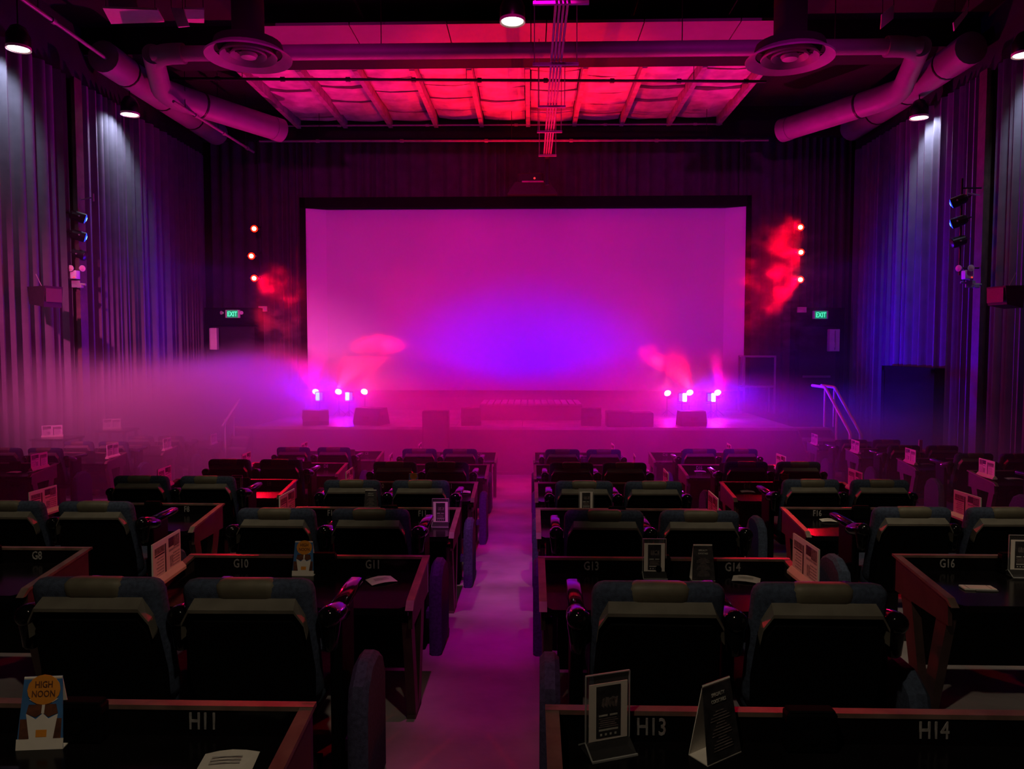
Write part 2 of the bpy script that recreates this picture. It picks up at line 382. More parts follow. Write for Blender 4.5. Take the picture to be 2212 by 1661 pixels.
for s in (-1, 1):
    obj('elbow', B().tube([rel(p) for p in path_round([(s * 7.0, 15.1, ZD), ((cl if s < 0 else cr).x, 15.1, ZD), Pz(350 if s < 0 else 1945, 200, ZD)], .5, 6)][:10], [.155] * 2 + [.17, .18, .19, .2, .21, .21, .21][:8 - 0][:8] if False else .2, 16), 'duct', t, True)
for x in (-6, -3, 0, 3, 6): obj('hanger', B().tube([rel((x, 15.1, ZD)), rel((x, 15.1, ZC))], .01, 6), 'steel', t)
for s in (-1, 1):
    x = s * 9.2
    lab = 'large pink-lit duct above the curtain on the %s' % ('left-hand wall' if s < 0 else 'right-hand wall')
    t = thing('wall_duct', lab, 'duct', (x, 16, 7.95))
    obj('duct_run', B().tube([(0, 0, 0), (0, .05, 0), (0, 5.8, 0)], [.2, .34, .34], 18), 'duct', t, True)
    for y in (.9, 2.6, 4.2): obj('joint_band', B().tube([(0, y, 0), (0, y + .05, 0)], .352, 18), 'steel', t, True)
    for y in (.6, 4.6): obj('hanger', B().tube([(0, y, .3), (0, y, .8)], .012, 6), 'steel', t)
for px, py, lab in ((537, 127, 'round ringed air diffuser under the duct, left one'), (1706, 131, 'round ringed air diffuser under the duct, right one')):
    c = P(px, py, 14.35)
    t = thing('ceiling_diffuser', lab, 'air vent', c)
    for i, (r0, r1, z) in enumerate(((.62, .80, 0), (.42, .52, .02), (.24, .33, .04))):
        obj('ring', B().lathe([(r0, z + .12), (r1, z - .0), (r1 + .01, z + .03), (r0 + .03, z + .15)], 40, cap=False), 'diff', t, True)
    obj('centre_cone', B().lathe([(.02, .0), (.14, .02), (.17, .08), (.06, .2)], 24), 'diff', t, True)
    obj('spider_bracket', B().box(-.66, .66, -.015, .015, .13, .16).box(-.015, .015, -.66, .66, .13, .16), 'steel', t)
    obj('neck', B().lathe([(.66, .14), (.62, .3), (.3, .42), (.3, ZC - c.z)], 28), 'ceil', t, True)
# conduit bundle
t = thing('conduit_bundle', 'bundle of thin red-lit conduits running along the ceiling to the screen', 'conduit', (.45, 20.3, 6.9))
for i, x in enumerate((-.09, -.03, .03, .09)):
    obj('conduit', B().tube([(x + .03, -14.5, .02), (x, 0.1, .02)], .021, 8), 'pipe', t, True)
for y, wd in ((-.05, .24), (-2.25, .3), (-4.1, .3), (-6.5, .42), (-8.9, .42), (-11.0, .5)):
    z = -.02
    obj('trapeze_bar', B().box(-wd, wd, y - .03, y + .03, z - .045, z), 'pipe', t)
    for s in (-1, 1):
        obj('hanger_rod', B().tube([(s * wd * .92, y, z), (s * wd * .92, y, ZC - 6.9)], .009, 6), 'pipe', t)
obj('down_pipe', B().tube([(.0, .05, .02), (.0, .25, -.05), (.0, .3, -.75)], .07, 8), 'steel', t, True)
obj('side_conduit', B().tube(path_round([(.17, -12.2, .05), (.17, -9.35, .05), (.12, -9.3, -.12), (.1, -9.9, -.15)], .06, 4), .016, 8), 'pipe', t, True)
# pipes
def pipe(name, lab, pts, r, cat='pipe', couplings=0, m='pipe'):
    pts = [Vector(p) for p in pts]; t = thing(name, lab, cat, pts[0])
    obj('pipe_run', B().tube([p - pts[0] for p in pts], r, 10), m, t, True)
    d = pts[-1] - pts[0]
    for i in range(couplings):
        q = d * ((i + .7) / couplings); e = d.normalized()
        obj('coupling', B().tube([q - e * .05, q + e * .05], r * 1.6, 10), m, t, True)
    for k in (.12, .5, .88):
        q = d * k; obj('hanger', B().tube([q, (q.x, q.y, ZC - pts[0].z)], .008, 6), 'steel', t)
    return t
pipe('curtain_pipe', 'thin horizontal pipe in front of the border curtain above the screen', [P(560, 305, 21.3), P(1660, 303, 21.3)], .03, couplings=6)
pipe('sprinkler_pipe', 'dark pipe crossing beneath the red insulation', [P(372, 170, 17.75), P(1655, 176, 17.75)], .035, couplings=9, m='steel')
pipe('sprinkler_pipe', 'thin pipe along the far ends of the ceiling joists', [P(600, 272, 22.1), P(1560, 268, 22.1)], .025, couplings=5)
pipe('sprinkler_pipe', 'pipe running away at the top left corner over the wall lamps', [(-9.0, 10.5, 7.9), (-9.15, 17, 7.9)], .04, couplings=3)
pipe('sprinkler_pipe', 'pink-lit pipe ending beneath the left end of the air duct', [(-8.15, 17, 7.3), (-7.96, 21.4, 7.3)], .035, couplings=3)
# loose ceiling panels
for i, (q, lab) in enumerate(((((222, 18), (340, 22), (355, 48), (240, 52)), 'red-lit loose ceiling panel at the top left, wider piece'),
        (((368, 16), (395, 18), (408, 56), (384, 58)), 'red-lit narrow flap between two ceiling panels at the top left'),
        (((398, 20), (441, 21), (441, 50), (406, 49)), 'red-lit square ceiling panel at the top left, beside the flap'),
        (((1905, 30), (1932, 8), (1930, 40), (1903, 62)), 'red-lit hanging flap at the top right, nearer the centre'),
        (((2060, 48), (2094, 12), (2090, 30), (2062, 66)), 'red-lit hanging flap at the top right corner'))):
    flap = i in (1, 3, 4)
    pts = [P(px, py, 14.5) if flap else Pz(px, py, 8.2) for px, py in q]
    c = sum(pts, Vector()) / 4; n_ = (0, .04, 0) if flap else (0, 0, .04)
    bb = B().add([p - c for p in pts] + [p - c + Vector(n_) for p in pts], [(0,1,2,3),(7,6,5,4),(0,4,5,1),(1,5,6,2),(2,6,7,3),(3,7,4,0)])
    t = thing('ceiling_flap' if flap else 'loose_ceiling_panel', lab, 'ceiling panel', c)
    obj('board', bb, 'white', t); 
    for k in (0, 1): obj('hanger_wire', B().tube([(pts[k] - c) * .9, ((pts[k] - c).x * .9, (pts[k] - c).y * .9, ZC - c.z)], .006, 5), 'steel', t)

# ------------------------------------------------------------------ ceiling lamps
def downlight(loc, lab, power, ang, aim, col):
    t = thing('pendant_downlight', lab, 'lamp', loc, (0, 0, 0), None)
    obj('housing', B().lathe([(.19, 0), (.2, .02), (.2, .22), (.12, .38), (.05, .42)], 24), 'can', t, True)
    obj('lens', B().lathe([(.01, -.012), (.165, -.008), (.175, .0)], 24), 'lampw', t, True)
    obj('reflector_ring', B().lathe([(.176, -.004), (.205, -.02), (.205, .03)], 24, cap=False), 'cream', t, True)
    obj('stem', B().tube([(0, 0, .4), (0, 0, ZC - loc[2])], .012, 6), 'steel', t)
    spot('downlight_lamp', (loc[0], loc[1], loc[2] - .05), aim, col, power, ang, .55, .1)
for px, py, sg, lab in ((40, 105, -1, 'pendant downlight at the left picture edge over the curtain'), (281, 247, -1, 'pendant downlight lighting the curtain beside the left bend of the duct'),
                        (1985, 254, 1, 'pendant downlight lighting the curtain beside the right bend of the duct'), (2212, 118, 1, 'pendant downlight cut by the right picture edge')):
    a = Pz(px, py, 7.1); downlight(a, lab, 170, 116, (a.x + sg * .62, a.y, a.z - .75), WHITE)
a = Pz(1107, 46, 6.9); downlight(a, 'pendant downlight on the dark ceiling beside the conduits, centre', 25, 100, (a.x, a.y, 0), WARM)

# ------------------------------------------------------------------ spot fixtures
CANS = {}
def par_can(loc, target, lens, lab, L=.26, r=.09, bracket=None, lens2=None, cat='stage lamp', stand=None, group=None):
    t = thing('par_can', lab, cat, loc, aimT(loc, target), group)
    obj('housing', B().lathe([(r * .5, -L), (r * .9, -L * .85), (r, -L * .3), (r, 0), (r * .94, 0), (r * .9, -.03)], 20), 'can', t, True)
    if lens == 'lensred':
        obj('lens', B().lathe([(r * .62, .02), (r * .5, .03), (.005, .034)], 20), lens, t, True)
        obj('lens_halo', B().lathe([(r * 1.02, -.02), (r * .98, .008), (r * .62, .022)], 20, cap=False), 'lensredhalo', t, True)  # glowing ring imitates the red halo round the white-hot lens
    else: obj('lens', B().lathe([(r * .9, -.02), (r * .85, .008), (r * .5, .024), (.005, .03)], 20), lens, t, True)
    if lens2: obj('lens_core', B().lathe([(r * .4, .026), (r * .3, .032), (.004, .034)], 14), lens2, t, True)
    obj('yoke', B().tube([(r + .01, 0, -L * .4), (r + .02, 0, -L * .8), (0, 0, -L * 1.25), (-r - .02, 0, -L * .8), (-r - .01, 0, -L * .4)], .009, 6), 'steel', t)
    for s in (-1, 1): obj('knob', B().tube([(s * (r + .005), 0, -L * .4), (s * (r + .04), 0, -L * .4)], .016, 8), 'pipe', t)
    return t
TGT = (.2, 22, .9)
for s in (-1, 1):
    x = -9.3 if s < 0 else 9.0
    pole = P(172 if s < 0 else 2075, 500, COLY - .05)
    t = thing('lamp_pole', 'black vertical lamp bar on the column, %s side' % ('left' if s < 0 else 'right'), 'lamp bar', (pole.x, pole.y, 3.2))
    obj('bar', B().tube([(0, 0, 0), (0, 0, 2.0)], .024, 8), 'steel', t)
    for z in (.15, 1.8): obj('arm', B().tube([(0, 0, z), ((XL + .3 if s < 0 else XR - .3) - pole.x, .0, z)], .018, 8), 'steel', t)
    for i, py in enumerate(((473, 513, 553) if s < 0 else (440, 484, 526))):
        c = P((184 if s < 0 else 2056), py, COLY - .05)
        tg = (TGT if i < 2 else (s * -4.5, 17, -.3))
        nm = ('upper', 'middle', 'unlit lowest')[i]
        par_can(c, tg, 'lensblue' if i < 2 else 'can', '%s blue stage lamp of the three on the %s column' % (nm, 'left' if s < 0 else 'right') if i < 2 else 'unlit lowest stage lamp of the three on the %s column' % ('left' if s < 0 else 'right'),
                .3, .11, lens2='lensblueb' if i < 2 else None)
        if i < 2:
            dv = (Vector(tg) - c).normalized()
            spot('blue_lamp', c + dv * .05, (s * (-1.3 if i else .7), 22, .9 if i else .5), BLUE, 2300, 31, 1, .05)
            if i: spot('blue_lamp', c + dv * .05, (-s * 5, 16.5, -.2), BLUE, 1100, 95, 1, .05)
    # twin-head emergency light and its bracket
    c = P(160 if s < 0 else 2090, 592, COLY - .2)
    t = thing('emergency_light', 'pale twin-head emergency light on the column below the lamps, %s' % ('left wall' if s < 0 else 'right wall'), 'emergency light', c); t.scale = (.75,) * 3
    obj('battery_box', B().rbox(-.12, .12, -.1, .1, -.14, .1, .02), 'white', t, True)
    for k in (-1, 1):
        hd = obj('lamp_head', B().lathe([(.05, 0), (.09, .09), (.085, .1)], 16), 'white', t, True, (k * .12 - s * .1, -.05, .15), (PI/2, 0, .5 * k - s * .6))
        obj('lens', B().lathe([(.075, .1), (.004, .115)], 16), 'pink', hd, True)
    obj('test_light', B().lathe([(.02, 0), (.02, .02)], 10), 'ledred', t, False, (.06, -.1, -.1), (PI/2, 0, 0))
    c = P(163 if s < 0 else 2096, 612, COLY - .2)
    t = thing('junction_bracket', 'small pink-lit bracket under the emergency light, %s' % ('left wall' if s < 0 else 'right wall'), 'bracket', c)
    obj('plate', B().rbox(-.1, .1, -.02, .02, -.09, .06, .01), 'diff', t)
    obj('arm', B().tube([(-.2, 0, .02), (.22, 0, -.03)], .025, 8), 'diff', t)
    obj('clamp', B().rbox(.06, .16, -.06, .03, -.1, -.02, .01), 'diff', t)
    # wall speaker
    c = P(98 if s < 0 else 2172, 640, 13.7 if s > 0 else 14.2)
    c.x = max(XL + .5, min(XR - .45, c.x))
    t = thing('surround_speaker', 'black surround speaker hung on the %s curtain wall' % ('left' if s < 0 else 'right'), 'speaker', c, (0, 0, s * .25)); t.scale = (.72,) * 3
    obj('cabinet', B().prism([(-.3, .24), (.3, .26), (.24, -.3), (-.24, -.22)], -.28, .28, 'y'), 'spk', t)
    obj('grille', B().box(-.02, .0, -.24, .24, -.18, .18, Matrix.Translation((-s * .3, 0, .02))), 'grille', t)
    obj('bracket', B().tube([(0, 0, 0), (s * .72, 0, 0)], .04, 8), 'steel', t)
    obj('safety_cable', B().tube([(s * .1, 0, .25), (s * .3, 0, .6)], .008, 5), 'pipe', t)

# red lamp strings on the front wall
for s in (-1, 1):
    pxs = (549, 543, 549) if s < 0 else (1729, 1730, 1729); pys = (494, 553, 601) if s < 0 else (491, 545, 604)
    sd = 'left' if s < 0 else 'right'
    pt = P(556 if s < 0 else 1733, 395, 21.9)
    t = thing('lamp_cable', 'thin hanging cable carrying the red lamps %s of the screen' % sd, 'cable', (pt.x, 21.95, 3.4))
    obj('cable', B().tube([(0, 0, 0), (0, 0, ZC - 3.4)], .012, 6), 'steel', t)
    for k in range(3): obj('clamp', B().rbox(-.05, .05, -.04, .04, -.03, .04, .01), 'steel', t, False, (0, 0, .35 + .75 * k))
    for i, (px, py) in enumerate(zip(pxs, pys)):
        c = P(px, py, 21.7); tg = [(-s * 2, 12, 1.5), (-s * 4, 13, -.5), (-s * 4.5, 17, .0)][i]
        par_can(c, tuple(c + Vector((-s * .25, -1, -.12))), 'lensred', '%s glowing red stage lamp of the three %s of the screen' % (('top', 'middle', 'bottom')[i], sd), .2, .1)
        spot('red_lamp', c + Vector((-s * .02, -.06, 0)), tg, (1, .0, .02), 2000, 75, .9, .08)
        if s > 0 or i == 2: spot('red_lamp', c + Vector((-s * .05, -.08, -.03)), c + Vector((-s * (2 if s > 0 else .75), -.45, -1.5 if s > 0 else -1.8)), (1, .0, .01), 420, 46, .9, .06)
        else: spot('red_lamp', c + Vector((.05, -.08, 0)), c + Vector((2.0, .5, -1.2)), (1, .0, .02), 120, 60, .9, .06)

# ------------------------------------------------------------------ stage
ZS = -.2; SX0, SX1 = P(545, 925, 17.5).x, P(1722, 925, 17.5).x
t = thing('stage_platform', 'raised stage in front of the screen with dark skirt', 'stage', (0, 17.5, fz(17.5)))
hz = ZS - fz(17.5)
for i in range(8):
    x0 = SX0 + (SX1 - SX0) * i / 8; x1 = SX0 + (SX1 - SX0) * (i + 1) / 8
    for k in range(2):
        obj('deck_panel', B().box(x0 + .006, x1 - .006, .04 + k * 2.4, .04 + (k + 1) * 2.4 - .01, hz - .06, hz), 'deck', t)
obj('skirt', B().box(SX0, SX1, .02, .05, 0, hz - .06), 'stage', t)
obj('nosing', B().box(SX0, SX1, -.01, .035, hz - .06, hz + .004), 'deck', t)
obj('side_skirt', B().box(SX0, SX0 + .03, .05, 4.9, 0, hz - .06).box(SX1 - .03, SX1, .05, 4.9, 0, hz - .06), 'stage', t)
# kerb in front of the stage
struct('trim_3', B().box(-9.6, 9.4, 17.3, 17.48, fz(17.4) - .02, fz(17.4) + .07), 'stage')
def steps(lab, x0, x1, rail):
    t = thing('stage_steps', lab, 'steps', ((x0 + x1) / 2, 17.5, fz(17.5)))
    hwid = (x1 - x0) / 2; n = 5; td = .3 if rail else .2
    for i in range(n):
        z1 = hz * (n - i) / n
        y1 = -td * i + td
        obj('tread', B().box(-hwid, hwid, y1 - td, y1, z1 - .045, z1), 'steps', t)
        obj('riser', B().box(-hwid + .02, hwid - .02, y1 - td + .02, y1 - td + .05, z1 - hz / n, z1 - .045), 'stage', t)
    for s in (-1, 1): obj('stringer', B().prism([(td, 0), (td, hz - .05), (0, hz - .05), (-4 * td, hz / n - .05), (-4 * td, 0)], s * hwid - .02, s * hwid + .02, 'x'), 'stage', t)
    if rail:
        xr = hwid - .03
        for dx in (0, .22):
            top = [(xr + dx, 1.1, hz + .95), (xr + dx, .3, hz + .95), (xr + dx, -1.15, hz / n + .9), (xr + dx, -1.25, hz / n + .6)]
            obj('handrail', B().tube(path_round(top, .08, 4), .035, 10), 'white', t, True)
            obj('post', B().tube([(xr + dx, .3, hz), (xr + dx, .3, hz + .93)], .028, 8), 'white', t)
            obj('post', B().tube([(xr + dx, -1.12, .02), (xr + dx, -1.12, hz / n + .88)], .028, 8), 'white', t)
        obj('post', B().tube([(xr, -.4, hz * .6), (xr, -.4, hz + .48)], .028, 8), 'white', t)
    else:
        for y in (-.1, -.6): obj('post', B().tube([(-hwid + .03, y, .1), (-hwid + .03, y, 1.35)], .022, 8), 'white', t)
        obj('handrail', B().tube([(-hwid + .03, .3, 1.75), (-hwid + .03, -.75, 1.2)], .025, 8), 'white', t)
steps('pale steps at the left end of the stage', SX0 - .44, SX0 - .02, False)
steps('pale steps with a white handrail at the right end of the stage', SX1 + .02, SX1 + .78, True)

def wedge(px, lab, wd, h, dep, y=17.85, flip=1, rz=0):
    c = P(px, 900, y); t = thing('stage_monitor', lab, 'speaker', (c.x, y, ZS), (0, 0, rz))
    obj('cabinet', B().prism([(-.0, 0), (dep, 0), (dep * .75, h), (dep * .18, h * .98), (-.03, .1)], -wd/2, wd/2, 'x'), 'spk', t)
    obj('grille', B().prism([(dep + .005, .05), (dep * .78 + .012, h * .93), (dep * .78 - .01, h * .93), (dep - .02, .05)], -wd/2 + .03, wd/2 - .03, 'x'), 'grille', t)
    for s in (-1, 1): obj('handle', B().rbox(s * wd/2 - .012, s * wd/2 + .012, dep * .35, dep * .6, h * .4, h * .6, .006), 'steel', t)
    obj('socket_plate', B().box(-.08, .08, -.02, -.005, .13, .22), 'steel', t)
wedge(682, 'dark floor monitor nearest the left steps of the stage', .62, .36, .5, rz=.3)
wedge(790, 'floor monitor with a faceted side beside the blue-lit patch of stage', .7, .42, .55, rz=-.35)
wedge(1018, 'floor monitor on the stage edge beside the tall black block', .48, .42, .45, rz=.1)
wedge(1277, 'floor monitor on the stage edge right of the riser', .48, .42, .45, rz=-.1)
wedge(1500, 'low floor monitor between the two blue-lit patches at the right', .62, .36, .5, rz=.1)
def block(px0, px1, pyt, y, lab, d=.5):
    a, b2 = P(px0, 900, y), P(px1, 900, y); zt = P(px0, pyt, y).z
    z0 = ZS if y > 17.5 else fz(y)
    t = thing('subwoofer', lab, 'speaker', ((a.x + b2.x)/2, y, z0)); w2 = (b2.x - a.x) / 2
    obj('cabinet', B().rbox(-w2, w2, 0, d, 0, zt - z0, .015), 'spk', t)
    obj('grille', B().box(-w2 + .04, w2 - .04, -.012, .002, .04, zt - z0 - .04), 'grille', t)
    for s in (-1, 1): obj('handle', B().box(s * w2 - .008, s * w2 + .008, d * .3, d * .7, (zt - z0) * .55, (zt - z0) * .65), 'steel', t)
block(912, 968, 888, 17.15 - .0, 'tall dark subwoofer block standing against the stage, left of centre', .3)
block(1312, 1365, 890, 17.6, 'dark square subwoofer on the stage edge, right of the riser monitor')
block(1368, 1412, 892, 17.7, 'second dark subwoofer on the stage edge beside the square one')
# drum riser with slatted top
a, b2 = P(1036, 872, 19.2), P(1258, 872, 19.2); zt = a.z
t = thing('drum_riser', 'low riser with a slatted top in the middle of the stage', 'riser', ((a.x + b2.x) / 2, 19.2, ZS)); w2 = (b2.x - a.x) / 2
obj('front_panel', B().box(-w2, w2, 0, .03, 0, zt - ZS - .04), 'stage', t)
obj('frame', B().box(-w2, w2, .03, 1.5, zt - ZS - .1, zt - ZS - .05), 'steel', t)
for i in range(15):
    x = -w2 + (i + .5) * 2 * w2 / 15
    obj('slat', B().box(x - w2 / 15 + .02, x + w2 / 15 - .02, 0, 1.5, zt - ZS - .05, zt - ZS - .0), 'deck', t)
for sx_ in (-1, 1):
    for y in (.06, 1.44): obj('leg', B().tube([(sx_ * (w2 - .06), y, 0), (sx_ * (w2 - .06), y, zt - ZS - .1)], .03, 8), 'steel', t)

# LED panels and PARs on low stands at the back of the stage
def stand_under(t, x, y, z):
    obj('stand_pole', B().tube([(0, 0, 0), (0, 0, ZS - z)], .018, 8), 'steel', t)
    for k in range(3):
        an = k * 2.09; obj('stand_leg', B().tube([(0, 0, ZS - z + .18), (.2 * math.cos(an), .2 * math.sin(an), ZS - z + .01)], .012, 6), 'steel', t)
def led_panel(px, py, side, lab):
    y = 20.2; c = P(px, py, y); t = thing('led_blinder', lab, 'stage lamp', c)
    obj('housing', B().rbox(-.11, .11, -.06, .12, -.13, .13, .015), 'can', t)
    front = 'cyan' if side < 0 else 'cyanw'
    for k in (0, 1):
        obj('led_cell', B().box(-.085 if side < 0 else -.0, .02 if side < 0 else .1, -.075, -.058, -.11 + k * .115, -.005 + k * .115), front, t)
    obj('side_light', B().box(.03 if side < 0 else -.1, .1 if side < 0 else -.01, -.074, -.058, -.1, .1), 'bluel', t)
    obj('yoke', B().tube([(-.13, .02, 0), (-.13, .02, -.17), (.13, .02, -.17), (.13, .02, 0)], .01, 6), 'steel', t)
    stand_under(t, c.x, y, c.z)
    spot('panel_spill', c + Vector((0, -.12, -.05)), (c.x, 18.2, -.4), (.03, 0, 1), 420, 110, .8, .06)
    spot('panel_lamp', c + Vector((0, -.12, 0)), (9.6, 18.6, 2.0) if side > 0 else (-9.8, 17.5, 2.4), (.015, .0, 1), 2800 if side > 0 else 1500, 80, 1, .1)
led_panel(690, 856, -1, 'blue two-cell light panel at the far left of the stage lights')
led_panel(754, 856, -1, 'blue two-cell light panel, second from the left of the stage lights')
led_panel(1474, 858, 1, 'white-blue light panel between two floodlights, right half of the stage')
led_panel(1536, 858, 1, 'white-blue light panel at the far right of the stage lights')
def floor_par(px, py, tgt, lens, lab, col, power, ang):
    y = 20.5; c = P(px, py, y)
    t = par_can(c, tuple(c + Vector(((-.55 if px > 1106 else .55), -.9, .75))), lens, lab, .2, .1)
    t2 = thing('lamp_stand', 'low tripod stand under the ' + lab, 'lamp stand', (c.x, y + .06, c.z - .1)); stand_under(t2, c.x, y, c.z - .1)
    spot('floor_lamp', c + Vector((0, -.12, .08)), tgt, col, power, ang, .7, .06)
    spot('floor_spill', c + Vector((0, -.14, .05)), (c.x * .8, 17.8, -.6), (1, 0, .42), 130, 120, .8, .08)
HOT = (1, .02, .12)
floor_par(682, 846, (-6.5, 16.5, 8), 'lensamb', 'amber floor lamp nearest the left end of the stage', (1, 0, .25), 2000, 72)
floor_par(731, 846, (.8, 18.2, 8.4), 'lensamb', 'amber floor lamp between the two left blue panels', RED, 6500, 54)
floor_par(787, 846, (-2.8, 19.4, 4.0), 'lensamb', 'amber floor lamp standing alone, right of the left blue panels', HOT, 330, 34)
floor_par(1442, 849, (2.6, 19.4, 4.0), 'lenswh', 'pink-white floor lamp nearest the middle, right half of the stage', HOT, 330, 34)
floor_par(1490, 848, (-.8, 18.2, 8.4), 'lenswh', 'pink-white floor lamp between the two right light panels', RED, 6500, 54)
floor_par(1550, 848, (6.5, 16.5, 8), 'lenswh', 'pink-white floor lamp farthest to the right on stage', (1, 0, .25), 2000, 72)

# ------------------------------------------------------------------ front wall: exits
for s in (-1, 1):
    pr = (445, 560) if s < 0 else (1717, 1822)
    a, b2 = P(pr[0], 665, 22.1), P(pr[1], 665, 22.1)
    sd = 'left' if s < 0 else 'right'
    d_ = struct('door_%d' % (1 if s < 0 else 2), B().box(a.x, a.x + .12, 22.0, 22.5, -1.3, a.z).box(b2.x - .12, b2.x, 22.0, 22.5, -1.3, a.z).box(a.x, b2.x, 22.0, 22.5, a.z - .5, a.z).box(a.x, b2.x, 22.3, 22.45, -1.3, a.z), 'frame')
    obj('door_leaf', B().box(a.x + .14, b2.x - .14, 22.24, 22.3, -1.3, a.z - .55), 'wall', d_)
    obj('push_bar', B().box(a.x + .3, b2.x - .3, 22.18, 22.22, .8, .86), 'pipe', d_)
    c = P(502 if s < 0 else 1773, 678 if s < 0 else 680, 21.9)
    t = thing('exit_sign', 'green lit EXIT sign over the doorway %s of the screen' % sd, 'exit sign', c)
    obj('housing', B().rbox(-.22, .22, 0, .08, -.12, .12, .015), 'white', t)
    obj('face', B().box(-.165, .165, -.012, .002, -.11, .11), 'signg', t)
    link('lettering', textmesh('EXIT', .2, 'signl', .004, .72), t, (0, -.016, -.07), (PI/2, 0, 0))
    if s < 0:
        for k in (-1, 1): obj('lamp_head', B().lathe([(.03, 0), (.055, .07)], 14), 'white', t, True, (k * .27, -.02, .03), (PI/2, 0, k * .5))
    c = P(461 if s < 0 else 1803, 733 if s < 0 else 736, 21.95)
    t = thing('extinguisher_cabinet', 'tall white cabinet on the wall by the exit %s of the screen' % sd, 'wall cabinet', c)
    obj('case', B().rbox(-.1 if s < 0 else -.15, .1 if s < 0 else .15, 0, .16, -.31, .34, .01), 'white', t)
    if s > 0:
        obj('door_slot', B().box(.0, .018, -.006, .004, -.27, .3), 'inkm', t)
        obj('pull', B().rbox(-.02, .0, -.03, .0, -.2, -.05, .006), 'white', t)
    obj('hinge_edge', B().box(-.12 if s < 0 else -.16, -.1 if s < 0 else -.14, .0, .15, -.3, .33), 'inkl', t)
    c = P(567 if s < 0 else 1733, 667 if s < 0 else 669, 22.38 if s < 0 else 21.92)
    t = thing('fire_alarm_box', 'small reddish alarm box beside the EXIT sign, %s of the screen' % sd, 'alarm', c)
    obj('case', B().rbox(-.13, .13, 0, .07, -.08, .08, .01), 'pink', t)
    obj('strobe', B().rbox(.06, .11, -.03, .0, -.05, .05, .008), 'white', t)
# side doorway; a black sheet stands in for the dark of its opening
struct('door_3', B().box(9.25, 9.5, 17.2, 17.35, -1.32, 1.2).box(9.25, 9.5, 19.6, 19.75, -1.32, 1.2).box(9.25, 9.5, 17.2, 19.75, 1.1, 1.22).box(9.27, 9.33, 17.3, 19.7, -1.32, 1.1), 'frame')
# framed case beside the screen
a, b2 = P(1608, 768, 21.3), P(1673, 840, 21.3)
t = thing('equipment_rack', 'tall frame of an equipment rack on the stage at the right edge of the screen', 'rack', ((a.x + b2.x) / 2, 21.3, ZS)); w2 = (b2.x - a.x) / 2; h = a.z - ZS
for x in (-w2, w2):
    for y in (0, .5): obj('post', B().box(x - .025, x + .025, y - .025, y + .025, 0, h), 'diff', t)
obj('top_frame', B().box(-w2, w2, -.025, .525, h - .05, h), 'diff', t)
obj('shelf', B().box(-w2, w2, 0, .5, h * .45, h * .48), 'diff', t)
obj('front_panel', B().box(-w2 + .4 * w2, w2, .0, .02, h * .5, h - .06), 'spk', t)

